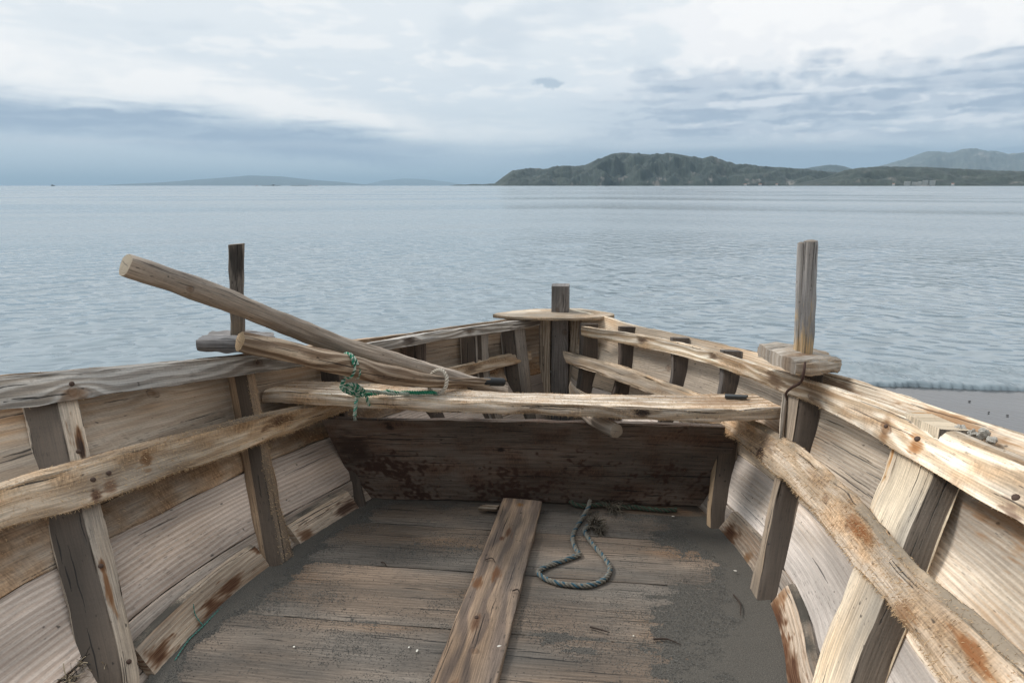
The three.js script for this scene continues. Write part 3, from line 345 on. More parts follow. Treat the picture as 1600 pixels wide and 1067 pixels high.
// planks (strakes), inner and outer face, in two lengths a side; the seams run level along the boat
const seam1 = (s, z) => (s === 'L' ? 0.191 : 0.177) + 0.004 * ns(z * 2, s === 'L' ? 1 : 5), seam2 = (s, z) => (s === 'L' ? 0.071 : 0.058) + 0.004 * ns(z * 2 + 9, s === 'L' ? 2 : 7);
const topY = (s, z) => (s === 'L' ? table([0.9, 1.396, 1.449, 1.555, 1.723, 2.016, 2.211, 2.517, 2.72], [0.526, 0.526, 0.521, 0.515, 0.500, 0.477, 0.456, 0.436, 0.440], z) : table([0.9, 1.398, 1.662, 1.845, 2.199, 2.32, 2.536, 2.72], [0.492, 0.493, 0.486, 0.473, 0.456, 0.450, 0.450, 0.455], z));
for (const s of ['L', 'R']) {
  const rows = [[topY, seam1], [seam1, seam2], [seam2, () => -0.14]];
  rows.forEach(([hi, lo], r) => {
    for (const [za, zb, aft] of [[0.86, 2.79, false], [-0.75, 0.857, true]]) {
      const off = (y) => mix(0.040, 0.056, ss(0.05, 0.2, y)) + (r === 1 ? 0.003 : 0), zs = []; for (let i = 0; i <= 16; i++) zs.push(za + (zb - za) * i / 16);
      const T = zs.map((z) => { const y = hi(s, z) + 0.0002; return at(s, z, y, off(y)); }), B = zs.map((z) => { const y = lo(s, z) - 0.0002; return at(s, z, y, off(y)); });
      const g = board(T, B, 0.026, { out: OUT[s], mid: r || s === 'R' ? undefined : zs.map((z) => { const y = mix(hi(s, z), lo(s, z), 0.55); return at(s, z, y, off(y)); }), seed: r * 7 + (s === 'L' ? 1 : 40), rough: 0.0010, wear: r === 0 ? 0.006 : 0.002, step: aft ? 0.06 : 0.02, cell: 0.02, round: 0.004 });
      const w = g.userData.w; let spec;
      if (s === 'L') spec = [
        { base: [172, 150, 128], late: [186, 170, 152], tan: [150, 108, 68], freq: 42, wav: 0.03, bands: 0.55, blotch: 0.7, greying: 0.2, fibre: 0.10, fuzz: (u, v) => 0.55 * ss(w * 0.62, w * 0.74, v) * (1 - ss(w * 1.02, w * 1.05, v)) + 0.4 * (1 - ss(0.0, w * 0.32, v)) * (v < w ? 1 : 0) },
        { base: [180, 160, 145], late: [200, 185, 172], tan: [160, 130, 102], grey: [158, 146, 136], freq: 95, wav: 0.018, bands: 0.75, blotch: 0.25, greying: 0.25, saw: 0.015, cracks: 0.2, fibre: 0.07 },
        { base: [174, 154, 138], late: [190, 174, 158], freq: 70, bands: 0.6, blotch: 0.3 }][r];
      else spec = [
        { base: [204, 184, 160], late: [222, 208, 188], tan: [168, 124, 80], grey: [144, 134, 126], freq: 120, wav: 0.012, bands: 0.7, blotch: 0.75, greying: 0.35, saw: 0.015, fibre: 0.09 },
        { base: [202, 190, 180], late: [216, 206, 196], tan: [180, 150, 116], grey: [178, 166, 154], freq: 80, wav: 0.02, bands: 0.5, blotch: 0.3, greying: 0.25, saw: 0.01, fibre: 0.06, cracks: 0.3 },
        { base: [180, 164, 150], late: [196, 182, 168], freq: 70, bands: 0.6, blotch: 0.35 }][r];
      if (!aft) spec.knots = r === 0 ? (s === 'L' ? [{ u: 0.78, v: 0.09, r: 0.011 }, { u: 1.05, v: 0.08, r: 0.008 }, { u: 1.55, v: 0.12, r: 0.009 }] : [{ u: 1.62, v: 0.15, r: 0.012 }, { u: 1.25, v: 0.2, r: 0.008 }, { u: 0.5, v: 0.2, r: 0.012 }]) : [];
      if (s === 'R' && r === 0 && !aft) spec.stains = [{ u: 0.35, v: 0.12, a: 0.16, b: 0.05, s: 0.55, c: [150, 100, 56] }, { u: 0.62, v: 0.02, a: 0.12, b: 0.02, s: 0.6, c: [150, 98, 54] }, { u: 0.95, v: 0.03, a: 0.09, b: 0.02, s: 0.6, c: [120, 84, 56] }];
      const m = timber('plank', g, { ppm: aft ? 260 : 880, seed: r * 3 + (s === 'L' ? 2 : 50) + (aft ? 9 : 0), ...spec });
      if (!aft && s === 'L' && r === 0) fuzz('wood_fibre', m, 15000, 4, (f, c, q) => c[3] === -1 && c[1] < 0.002 && (c[0] > w * 0.66 || c[0] < w * 0.2) && f < 0.75, 0.006, [0.5, -0.5, 0]);
      if (!aft && r === 0) fuzz('wood_fibre', m, 1500, 8, (f, c) => c[0] < 0.006, 0.004, [0, 0.3, 0]);
    }
  });
}

for (const s of ['L', 'R']) for (const [f, k] of [[seam1, 0], [seam2, 1]]) { const T = [], B = []; for (let i = 0; i <= 16; i++) { const z = mix(-0.7, 2.74, i / 16), y = f(s, z); const o = mix(0.040, 0.056, ss(0.05, 0.2, y)) + 0.031; T.push(at(s, z, y + 0.022, o)); B.push(at(s, z, y - 0.022, o)); } timber('added_seam_batten', board(T, B, 0.012, { out: OUT[s], seed: 90 + k, step: 0.05, cell: 0.04 }), { ppm: 200 }); }  // unseen battens added outside the seams to keep light out of the slits
// ribs: aft and fore edge of the seen face from head to heel; deep ones are laid up of two layers
const onRib = (s, y, z) => [side(s, z, y, 0), y, z];
const RIBS = [
  ['L', [[-0.992, 0.466, 1.382], [-0.838, 0.270, 1.232], [-0.624, 0.041, 1.027], [-0.61, 0.004, 1.0]], [[-0.956, 0.466, 1.414], [-0.823, 0.274, 1.281], [-0.602, 0.026, 1.051], [-0.592, 0.004, 1.03]], 0.06, { base: [188, 168, 146], seed: 61 }],
  ['L', [[-0.702, 0.462, 1.705], [-0.659, 0.254, 1.664], [-0.535, 0.006, 1.486]], [[-0.678, 0.462, 1.738], [-0.639, 0.255, 1.712], [-0.514, 0.006, 1.556]], 0.055, { base: [160, 132, 104], seed: 62, round: 0.016 }],
  ['L', [[-0.548, 0.44, 1.985], [-0.482, 0.118, 1.909], [-0.43, 0.004, 1.835]], [[-0.535, 0.44, 2.01], [-0.471, 0.114, 1.928], [-0.418, 0.004, 1.855]], 0.055, { base: [110, 92, 78], seed: 63 }],
  ['L', [[-0.363, 0.42, 2.256], [-0.366, 0.307, 2.285], [-0.24, 0.0, 2.25]], [[-0.330, 0.42, 2.308], [-0.328, 0.294, 2.340], [-0.21, 0.0, 2.30]], 0.055, { base: [116, 92, 76], seed: 64, round: 0.014 }],
  ['L', [[-0.193, 0.41, 2.490], [-0.180, 0.216, 2.478], [-0.10, 0.0, 2.44]], [[-0.183, 0.41, 2.505], [-0.170, 0.213, 2.492], [-0.09, 0.0, 2.455]], 0.06, { base: [150, 136, 122], seed: 65 }],
  ['L', [[-0.175, 0.41, 2.512], [-0.160, 0.211, 2.499], [-0.08, 0.0, 2.46]], [[-0.147, 0.41, 2.545], [-0.132, 0.204, 2.528], [-0.05, 0.0, 2.49]], 0.05, { base: [158, 144, 130], seed: 66 }],
  ['L', [[-0.062, 0.41, 2.630], [-0.030, 0.150, 2.612], [0.01, 0.0, 2.59]], [[-0.018, 0.41, 2.670], [0.016, 0.137, 2.655], [0.04, 0.0, 2.63]], 0.045, { base: [150, 138, 126], seed: 67 }],
  ['R', [[0.802, 0.468, 1.815], [0.776, 0.312, 1.747], [0.724, 0.179, 1.669], [0.651, 0.006, 1.488]], [[0.786, 0.468, 1.866], [0.761, 0.310, 1.803], [0.717, 0.170, 1.700], [0.645, 0.006, 1.54]], 0.056, { base: [160, 140, 118], seed: 71 }],
  ['R', [[0.955, 0.475, 1.40], [0.928, 0.399, 1.346], [0.900, 0.362, 1.311], [0.848, 0.308, 1.247], [0.787, 0.219, 1.173], [0.708, 0.123, 1.075], [0.64, 0.006, 0.98]], [[0.925, 0.475, 1.50], [0.899, 0.401, 1.451], [0.875, 0.360, 1.420], [0.838, 0.312, 1.380], [0.780, 0.214, 1.302], [0.696, 0.102, 1.195], [0.645, 0.006, 1.11]], 0.058, { base: [206, 188, 162], seed: 72 }],
  ['R', [[0.640, 0.300, 2.00], [0.626, 0.132, 1.946], [0.607, 0.052, 1.877], [0.600, 0.004, 1.83]], [[0.628, 0.300, 2.02], [0.612, 0.122, 1.970], [0.595, 0.042, 1.897], [0.588, 0.004, 1.855]], 0.05, { base: [170, 146, 118], seed: 73 }],
  ['R', [[0.662, 0.449, 2.145], [0.657, 0.338, 2.10], [0.55, 0.0, 2.06]], [[0.649, 0.449, 2.168], [0.644, 0.333, 2.12], [0.54, 0.0, 2.08]], 0.056, { base: [132, 120, 112], seed: 74 }],
  ['R', [[0.526, 0.446, 2.335], [0.524, 0.292, 2.29], [0.43, 0.0, 2.24]], [[0.515, 0.446, 2.352], [0.514, 0.289, 2.306], [0.42, 0.0, 2.255]], 0.056, { base: [126, 116, 108], seed: 75 }],
  ['R', [[0.354, 0.444, 2.512], [0.356, 0.294, 2.488], [0.28, 0.0, 2.44]], [[0.341, 0.444, 2.528], [0.344, 0.291, 2.503], [0.27, 0.0, 2.455]], 0.055, { base: [104, 86, 74], seed: 76 }],
  ['R', [[0.218, 0.43, 2.624], [0.213, 0.190, 2.612], [0.17, 0.0, 2.58]], [[0.197, 0.43, 2.642], [0.190, 0.183, 2.630], [0.15, 0.0, 2.60]], 0.05, { base: [120, 108, 98], seed: 77 }]];
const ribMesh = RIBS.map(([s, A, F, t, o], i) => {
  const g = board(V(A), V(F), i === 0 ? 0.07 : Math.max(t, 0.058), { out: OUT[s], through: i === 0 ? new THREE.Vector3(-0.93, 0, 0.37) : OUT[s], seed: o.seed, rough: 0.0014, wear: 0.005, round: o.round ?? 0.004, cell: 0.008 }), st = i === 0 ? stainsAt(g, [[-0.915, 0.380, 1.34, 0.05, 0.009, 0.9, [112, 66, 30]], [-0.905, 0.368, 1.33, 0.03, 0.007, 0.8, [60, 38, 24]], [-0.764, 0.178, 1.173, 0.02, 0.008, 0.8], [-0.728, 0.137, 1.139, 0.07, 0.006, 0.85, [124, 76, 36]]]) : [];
  const b = o.base, ud = g.userData; return timber('rib', g, { seed: o.seed, sideShade: [2 * ud.w + ud.t - 0.004, ud.Lv, [92, 79, 68]], base: b, late: b.map((k) => k * 1.07), tan: b.map((k, j) => k * [0.86, 0.74, 0.6][j]), grey: [b[0] * 0.78, b[0] * 0.76, b[0] * 0.74], freq: 130, wav: 0.01, bands: 0.45, blotch: 0.45, greying: 0.45, stains: st, ppm: i < 2 || i === 7 || i === 8 ? 1000 : 600 });  // aft sides: rough-sawn brown, with their shade painted in as well
});
nail(ribMesh[0], P(-0.764, 0.18, 1.173)); nail(ribMesh[0], P(-0.905, 0.374, 1.33)); nail(ribMesh[0], P(-0.627, 0.045, 1.055), 0.9);
fuzz('wood_fibre', ribMesh[1], 5000, 21, (f, c) => c[0] > 0.01, 0.005, [0.3, -0.5, 0]);
{ // the fore half of the big starboard rib is a separate slip
  const G = board(V([[0.943, 0.470, 1.508], [0.885, 0.362, 1.424], [0.853, 0.318, 1.386], [0.795, 0.228, 1.308]]), V([[0.935, 0.470, 1.535], [0.876, 0.360, 1.452], [0.845, 0.316, 1.414], [0.787, 0.224, 1.338]]), 0.05, { out: OUT.R, through: OUT.R, seed: 78, cell: 0.009 });
  timber('rib', G, { seed: 78, base: [196, 176, 148], stains: [{ u: 0.06, v: 0.012, a: 0.12, b: 0.006, s: 0.85, c: [176, 112, 48] }], freq: 130, bands: 0.4 });
}

// inwales: the long inner rails
const INL_T = [[-1.205, 0.53, 0.90], [-1.085, 0.530, 1.346], [-1.031, 0.527, 1.393], [-0.973, 0.524, 1.440], [-0.844, 0.518, 1.543], [-0.714, 0.511, 1.646], [-0.640, 0.503, 1.725], [-0.482, 0.480, 1.942], [-0.403, 0.465, 2.108], [-0.320, 0.452, 2.288], [-0.205, 0.446, 2.425], [-0.060, 0.439, 2.595], [0.042, 0.435, 2.696]];
const INL_B = [[-1.18, 0.466, 0.87], [-1.054, 0.466, 1.300], [-1.002, 0.463, 1.347], [-0.960, 0.464, 1.384], [-0.870, 0.464, 1.471], [-0.769, 0.458, 1.576], [-0.710, 0.456, 1.645], [-0.584, 0.443, 1.820], [-0.475, 0.434, 1.999], [-0.320, 0.420, 2.267], [-0.191, 0.407, 2.450], [-0.046, 0.401, 2.615], [0.042, 0.405, 2.701]];
const INR_T = [[0.206, 0.425, 2.600], [0.398, 0.430, 2.460], [0.540, 0.435, 2.309], [0.638, 0.446, 2.130], [0.765, 0.468, 1.814], [0.870, 0.471, 1.634], [0.934, 0.473, 1.483], [0.990, 0.474, 1.328], [1.021, 0.475, 1.242], [1.095, 0.475, 0.90]];
const INR_B = [[0.206, 0.379, 2.636], [0.400, 0.384, 2.459], [0.540, 0.395, 2.287], [0.661, 0.402, 2.086], [0.771, 0.413, 1.819], [0.850, 0.417, 1.580], [0.880, 0.412, 1.460], [0.917, 0.407, 1.325], [0.945, 0.403, 1.225], [0.972, 0.401, 1.135], [1.045, 0.40, 0.80]];
let g = board(V(INL_T), V(INL_B), INW, { out: OUT.L, through: OUT.L, seed: 3, wear: 0.006, rough: 0.0016 });
const inwL = timber('inwale', g, { seed: 21, ppm: 800, base: [158, 147, 135], late: [206, 199, 190], tan: [140, 112, 84], grey: [122, 118, 114], freq: 48, wav: 0.034, stretch: 1.1, bands: 1.0, blotch: 0.3, greying: 0.4, cracks: 0.9, saw: 0.012, bump: 0.002, knots: knotsAt(g, [[-0.974, 0.500, 1.408, 0.009], [-0.959, 0.494, 1.415, 0.01], [-0.951, 0.476, 1.406, 0.008], [-0.662, 0.488, 1.705, 0.010], [-0.36, 0.45, 2.2, 0.010], [-0.2, 0.43, 2.44, 0.009]]), stains: stainsAt(g, [[-0.965, 0.497, 1.411, 0.03, 0.014, 0.5, [126, 82, 46]], [-0.951, 0.476, 1.406, 0.012, 0.01, 0.6, [126, 82, 46]], [-0.662, 0.486, 1.705, 0.03, 0.016, 0.6, [84, 66, 52]], [-0.362, 0.442, 2.2, 0.03, 0.03, 0.7, [70, 54, 44]], [-0.2, 0.43, 2.44, 0.03, 0.022, 0.5, [92, 74, 58]], [0.0, 0.42, 2.68, 0.1, 0.05, 0.6, [76, 66, 58]]]) });  // last stains entry is shade painted on the bow end under the breasthook
g = board(V(INR_T), V(INR_B), INW, { out: OUT.R, through: OUT.R, seed: 4, wear: 0.005, rough: 0.002 });
const inwR = timber('inwale', g, { seed: 34, ppm: 850, base: [196, 172, 142], late: [232, 218, 198], tan: [166, 122, 80], grey: [168, 150, 132], freq: 30, wav: 0.026, stretch: 1.3, bands: 1.0, blotch: 0.75, greying: 0.3, cracks: 0.4, bump: 0.002, fuzz: 0.25, knots: knotsAt(g, [[0.631, 0.428, 2.15, 0.010], [0.802, 0.424, 1.737, 0.009], [0.885, 0.450, 1.514, 0.011], [0.42, 0.41, 2.44, 0.009]]), stains: stainsAt(g, [[0.631, 0.428, 2.15, 0.03, 0.02, 0.8, [104, 78, 56]], [0.764, 0.44, 1.87, 0.04, 0.03, 0.8, [106, 82, 62]], [0.81, 0.424, 1.72, 0.025, 0.03, 0.5, [120, 94, 70]], [0.885, 0.447, 1.514, 0.016, 0.03, 0.6, [130, 84, 44]], [0.913, 0.452, 1.43, 0.022, 0.02, 0.75, [168, 104, 50]], [0.973, 0.417, 1.205, 0.02, 0.02, 0.6, [110, 76, 58]], [0.42, 0.41, 2.44, 0.025, 0.02, 0.7, [96, 74, 56]]]) });
nail(inwR, P(0.913, 0.444, 1.43), 1.2); nail(inwR, P(0.973, 0.419, 1.205), 1.3); nail(inwR, P(0.885, 0.44, 1.51), 0.8); nail(inwL, P(-0.972, 0.500, 1.409), 1.1); nail(inwL, P(-0.66, 0.484, 1.702));
fuzz('wood_fibre', inwR, 6000, 31, (f, c) => c[0] < 0.004 || c[5] || c[0] > 0.058, 0.004, [-0.2, -0.3, 0]);
fuzz('wood_fibre', inwL, 1200, 32, (f, c) => c[5], 0.004, [0.2, -0.3, 0]);

// risers: the furry lower stringers that carry the thwart
const RIL_T = [[-1.005, 0.368, 0.80], [-0.933, 0.365, 1.150], [-0.888, 0.358, 1.266], [-0.830, 0.352, 1.395], [-0.779, 0.347, 1.490], [-0.711, 0.341, 1.609], [-0.632, 0.334, 1.740], [-0.530, 0.321, 1.885], [-0.421, 0.309, 2.085], [-0.295, 0.301, 2.345], [-0.154, 0.302, 2.520], [0.003, 0.304, 2.685]];
const RIL_B = [[-0.962, 0.295, 0.74], [-0.890, 0.294, 1.090], [-0.836, 0.283, 1.197], [-0.784, 0.277, 1.317], [-0.723, 0.272, 1.468], [-0.647, 0.266, 1.644], [-0.573, 0.265, 1.810], [-0.503, 0.268, 1.955], [-0.425, 0.267, 2.105], [-0.255, 0.258, 2.360], [-0.142, 0.259, 2.508], [0.010, 0.262, 2.675]];
const RIR_T = [[0.130, 0.305, 2.674], [0.348, 0.305, 2.469], [0.473, 0.305, 2.295], [0.581, 0.305, 2.152], [0.719, 0.309, 1.838], [0.763, 0.309, 1.710], [0.796, 0.307, 1.516], [0.806, 0.306, 1.342], [0.815, 0.304, 1.133], [0.843, 0.302, 1.010], [0.860, 0.300, 0.906], [0.885, 0.30, 0.62]];
const RIR_B = [[0.150, 0.262, 2.650], [0.345, 0.252, 2.440], [0.455, 0.248, 2.300], [0.545, 0.246, 2.160], [0.622, 0.245, 2.011], [0.670, 0.241, 1.882], [0.719, 0.235, 1.693], [0.748, 0.235, 1.533], [0.766, 0.233, 1.279], [0.775, 0.236, 1.148], [0.780, 0.234, 1.047], [0.782, 0.226, 0.930], [0.80, 0.225, 0.60]];
g = board(V(RIL_T), V(RIL_B), 0.027, { out: OUT.L, through: OUT.L, seed: 5, wear: 0.008, rough: 0.003, round: 0.008, cell: 0.009 });
const risL = timber('riser', g, { seed: 42, ppm: 820, base: [178, 152, 124], late: [200, 182, 160], tan: [156, 114, 72], grey: [162, 148, 134], freq: 26, wav: 0.05, bands: 0.7, blotch: 0.6, greying: 0.4, fuzz: (u, v) => 0.2 + 0.4 * (1 - ss(0.0, 0.04, v)) , bump: 0.0035, knots: knotsAt(g, [[-0.639, 0.315, 1.743, 0.009], [-0.799, 0.338, 1.418, 0.009], [-0.25, 0.25, 2.5, 0.012]]), stains: stainsAt(g, [[-0.833, 0.320, 1.292, 0.014, 0.016, 0.85, [92, 54, 30]], [-0.820, 0.325, 1.327, 0.02, 0.012, 0.7, [104, 62, 34]], [-0.639, 0.312, 1.743, 0.04, 0.02, 0.75, [100, 66, 38]], [-0.799, 0.341, 1.418, 0.014, 0.02, 0.7, [120, 78, 40]], [-0.25, 0.25, 2.5, 0.05, 0.02, 0.6, [96, 72, 50]]]) });
nail(risL, P(-0.833, 0.320, 1.292), 1.1); nail(risL, P(-0.820, 0.322, 1.327));
fuzz('wood_fibre', risL, 26000, 41, (f, c) => f < 0.62 && (c[3] === -1 || c[0] < 0.004 || c[5]), 0.0055, [0.3, -0.5, 0]);
g = board(V(RIR_T), V(RIR_B), 0.027, { out: OUT.R, through: OUT.R, seed: 6, wear: 0.009, rough: 0.004, round: 0.008, cell: 0.009 });
const risR = timber('riser', g, { seed: 53, ppm: 820, base: [200, 174, 144], late: [218, 200, 180], tan: [172, 128, 84], grey: [184, 170, 154], freq: 22, wav: 0.06, bands: 0.7, blotch: 0.65, greying: 0.5, fuzz: (u, v) => 0.22 + 0.15 * ss(0.9, 1.4, u), bump: 0.005, dirt: (u, v) => (v > g.userData.Lv - 0.029 ? 0.75 : -0.4), dirtCol: [142, 128, 110], knots: knotsAt(g, [[0.798, 0.285, 1.356, 0.014], [0.778, 0.284, 1.491, 0.009]]), stains: stainsAt(g, [[0.715, 0.262, 1.79, 0.016, 0.016, 0.85, [84, 58, 42]], [0.798, 0.295, 1.32, 0.06, 0.018, 0.85, [146, 86, 38]], [0.79, 0.255, 1.10, 0.03, 0.02, 0.5, [130, 84, 44]], [0.735, 0.29, 1.80, 0.05, 0.03, 0.55, [110, 82, 58]], [0.84, 0.285, 0.97, 0.05, 0.014, 0.8, [150, 88, 40]]]) });
nail(risR, P(0.715, 0.262, 1.79), 1.2);
fuzz('wood_fibre', risR, 24000, 51, (f, c) => f > 0.3 && (c[3] === -1 || c[0] < 0.004 || c[5]), 0.0065, [-0.3, -0.6, 0]);

// the rails' after lengths, scarfed on beside the camera
for (const [n, s, T, B] of [['inwale', 'L', [[-1.278, 0.53, -0.70], [-1.265, 0.53, 0.10], [-1.206, 0.53, 0.895]], [[-1.255, 0.466, -0.70], [-1.24, 0.466, 0.10], [-1.181, 0.466, 0.865]]], ['inwale', 'R', [[1.166, 0.475, -0.70], [1.155, 0.475, 0.20], [1.096, 0.475, 0.895]], [[1.11, 0.40, -0.70], [1.10, 0.40, 0.15], [1.046, 0.40, 0.795]]], ['riser', 'L', [[-1.066, 0.368, -0.70], [-1.055, 0.368, 0.10], [-1.006, 0.368, 0.795]], [[-1.02, 0.295, -0.70], [-1.01, 0.295, 0.08], [-0.963, 0.295, 0.735]]], ['riser', 'R', [[0.892, 0.30, -0.70], [0.890, 0.30, 0], [0.885, 0.30, 0.615]], [[0.81, 0.225, -0.70], [0.807, 0.225, 0], [0.80, 0.225, 0.595]]]])
  timber(n, board(V(T), V(B), 0.027, { out: OUT[s], through: OUT[s], seed: 7, step: 0.05, cell: 0.02 }), { ppm: 200 });
// inner boards along the bilge, between the ribs
function bilge(s, za, zb, seed, spec, top = 0.062) {
  const T = [], B = []; for (let i = 0; i <= 6; i++) { const z = mix(za, zb, i / 6), f = FLOOR[s](z)[0]; T.push(P(f + SG[s] * 0.042, top, z)); B.push(P(f, -0.004, z)); }
  const b = board(T, B, 0.020, { out: OUT[s], through: OUT[s], seed, wear: 0.004, cell: 0.008, round: 0.003 }); return timber('bilge_board', b, { seed, base: [176, 154, 132], late: [194, 176, 156], tan: [150, 108, 72], freq: 85, wav: 0.014, bands: 0.7, blotch: 0.4, greying: 0.3, dirt: (u, v) => (v > b.userData.Lv - 0.030 ? 0.6 : v > b.userData.w * 0.8 && v < b.userData.w ? 0.25 : -0.4), ...spec(b) });
}
const RU = [98, 54, 24];
bilge('L', 1.085, 1.49, 81, (b) => ({ stains: stainsAt(b, [[-0.605, 0.02, 1.37, 0.06, 0.016, 0.9, RU], [-0.60, 0.012, 1.30, 0.05, 0.014, 0.85, RU], [-0.621, 0.018, 1.12, 0.035, 0.02, 0.9, RU], [-0.60, 0.05, 1.49, 0.02, 0.02, 0.8, RU]]) }));
bilge('L', 1.605, 1.83, 82, (b) => ({ stains: stainsAt(b, [[-0.52, 0.02, 1.64, 0.03, 0.02, 0.7, RU], [-0.47, 0.02, 1.80, 0.06, 0.02, 0.8, [70, 40, 24]]]) }));
bilge('L', 0.62, 0.985, 83, () => ({}));
bilge('R', 1.115, 1.475, 84, (b) => ({ stains: stainsAt(b, [[0.665, 0.02, 1.43, 0.07, 0.026, 0.9, RU], [0.66, 0.014, 1.31, 0.07, 0.02, 0.9, [110, 60, 26]], [0.66, 0.02, 1.2, 0.09, 0.028, 0.9, RU], [0.675, 0.05, 1.46, 0.03, 0.03, 0.6, [140, 90, 50]]]) }));
bilge('R', 1.56, 1.83, 85, (b) => ({ stains: stainsAt(b, [[0.64, 0.02, 1.77, 0.04, 0.03, 0.9, RU], [0.64, 0.03, 1.66, 0.02, 0.03, 0.7, [120, 80, 44]]]) }));
bilge('R', 0.62, 0.965, 86, () => ({}));

// floor of wide boards laid across
const seamsZ = [-0.72, -0.50, -0.28, -0.06, 0.16, 0.39, 0.62, 0.85, 1.077, 1.304, 1.535, 1.755, 1.985, 2.20, 2.42, 2.60];
for (let i = 0; i < seamsZ.length - 1; i++) {
  const a = seamsZ[i] + 0.0012, b = seamsZ[i + 1] - 0.0012, e = (s, z) => side(s, z, -0.01, 0.05), seen = a > 0.8 && a < 1.9;
  const T = [P(e('L', b), 0, b), P(0, 0, b), P(e('R', b), 0, b)], B = [P(e('L', a), 0, a), P(0, 0, a), P(e('R', a), 0, a)];
  const f = board(T, B, 0.02, { out: DOWN, seed: 100 + i, wear: 0.002, rough: 0.0007, round: 0.002, cell: 0.02, step: 0.03 });
  timber('floor_board', f, { seed: 100 + i * 3, ppm: seen ? 820 : 200, base: [132, 113, 96], late: [150, 131, 113], tan: [152, 110, 74], grey: [106, 103, 98], freq: 105, wav: 0.02, bands: 0.7, blotch: 0.8, greying: 0.65, cracks: 0.7, saw: 0.02, dirt: (u) => 0.22 + 0.2 * ss(0.6, 0.95, u / f.userData.L), dirtCol: [84, 80, 73], rough: 0.8, blotchy: 1 });
}

// the stained board across the boat under the thwart
{
  const top = [[-0.570, 0.264, 1.897], [-0.335, 0.260, 1.917], [-0.094, 0.265, 1.930], [0.113, 0.266, 1.940], [0.397, 0.267, 1.951], [0.700, 0.264, 1.967]], bot = [[-0.455, 0.001, 1.897], [-0.28, 0.002, 1.910], [-0.06, 0.003, 1.921], [0.116, 0.004, 1.931], [0.36, 0.004, 1.948], [0.602, 0.003, 1.966]];
  const b = board(V(top), V(bot), 0.026, { out: FORE, seed: 120, wear: 0.005, rough: 0.0015, cell: 0.012 });
  const m = timber('bulkhead_board', b, { seed: 121, ppm: 760, base: [112, 98, 87], late: [128, 114, 102], tan: [96, 64, 46], grey: [104, 94, 86], freq: 60, wav: 0.03, bands: 0.5, blotch: 0.6, greying: 0.4, cracks: 0.8, dirt: (u, v) => 0.16 + 0.36 * ss(0.06, 0.16, v) + 0.45 * fbm(u * 26 + 3, v * 34, 4) + 0.35 * ns(u * 60, v * 90) - 0.8 * ss(0.262, 0.27, v), dirtCol: [72, 42, 29], fuzz: 0.35, bump: 0.003, stains: [{ u: 0.19, v: 0.02, a: 0.012, b: 0.01, c: [40, 28, 22], s: 0.8 }, { u: 0.5, v: 0.09, a: 0.012, b: 0.01, c: [40, 28, 22], s: 0.8 }, { u: 0.06, v: 0.1, a: 0.05, b: 0.06, c: [58, 36, 26], s: 0.7 }] }, boat, 'dark stained board standing across the boat under the thwart');
  fuzz('wood_fibre', m, 9000, 122, (f, c) => c[0] < 0.005 && c[1] < 0.02, 0.007, [0, 0.2, 0.6], darkFibre); fuzz('wood_fibre', m, 5000, 123, (f, c) => c[3] === -1, 0.006, [0, -0.2, 0.3], darkFibre);
}
// thwart
{
  const F = [[-0.700, 0.372, 1.80], [-0.640, 0.372, 1.806], [-0.523, 0.370, 1.801], [-0.126, 0.370, 1.785], [0.122, 0.370, 1.794], [0.485, 0.370, 1.790], [0.627, 0.370, 1.801], [0.768, 0.371, 1.835]], K = [[-0.668, 0.372, 1.93], [-0.60, 0.371, 1.935], [-0.434, 0.370, 1.932], [-0.10, 0.370, 1.905], [0.115, 0.370, 1.897], [0.50, 0.370, 1.925], [0.626, 0.370, 1.950], [0.715, 0.371, 1.955]];
  const b = board(V(F), V(K), 0.037, { out: DOWN, seed: 130, wear: 0.007, rough: 0.0022, round: 0.007, cell: 0.008 });
  const m = timber('thwart', b, { seed: 131, ppm: 950, base: [190, 168, 142], late: [220, 208, 194], tan: [158, 120, 84], grey: [172, 162, 152], freq: 40, wav: 0.03, bands: 0.75, blotch: 0.65, greying: 0.35, cracks: 0.8, fuzz: 0.3, bump: 0.004, knots: [{ u: 1.06, v: b.userData.Lv - 0.02, r: 0.013 }, { u: 0.35, v: 0.05, r: 0.01 }], stains: [{ u: 1.28, v: 0.05, a: 0.10, b: 0.05, c: [138, 100, 66], s: 0.5 }, { u: 1.06, v: b.userData.Lv - 0.018, a: 0.02, b: 0.01, c: [52, 40, 34], s: 0.9 }, { u: 0.1, v: 0.06, a: 0.08, b: 0.07, c: [120, 94, 70], s: 0.4 }] }, boat, 'bleached seat plank across the boat');
  fuzz('wood_fibre', m, 14000, 132, (f, c) => c[5] || c[3] === -1 || c[2] === -1, 0.005, [0, -0.1, 0.3]);
}
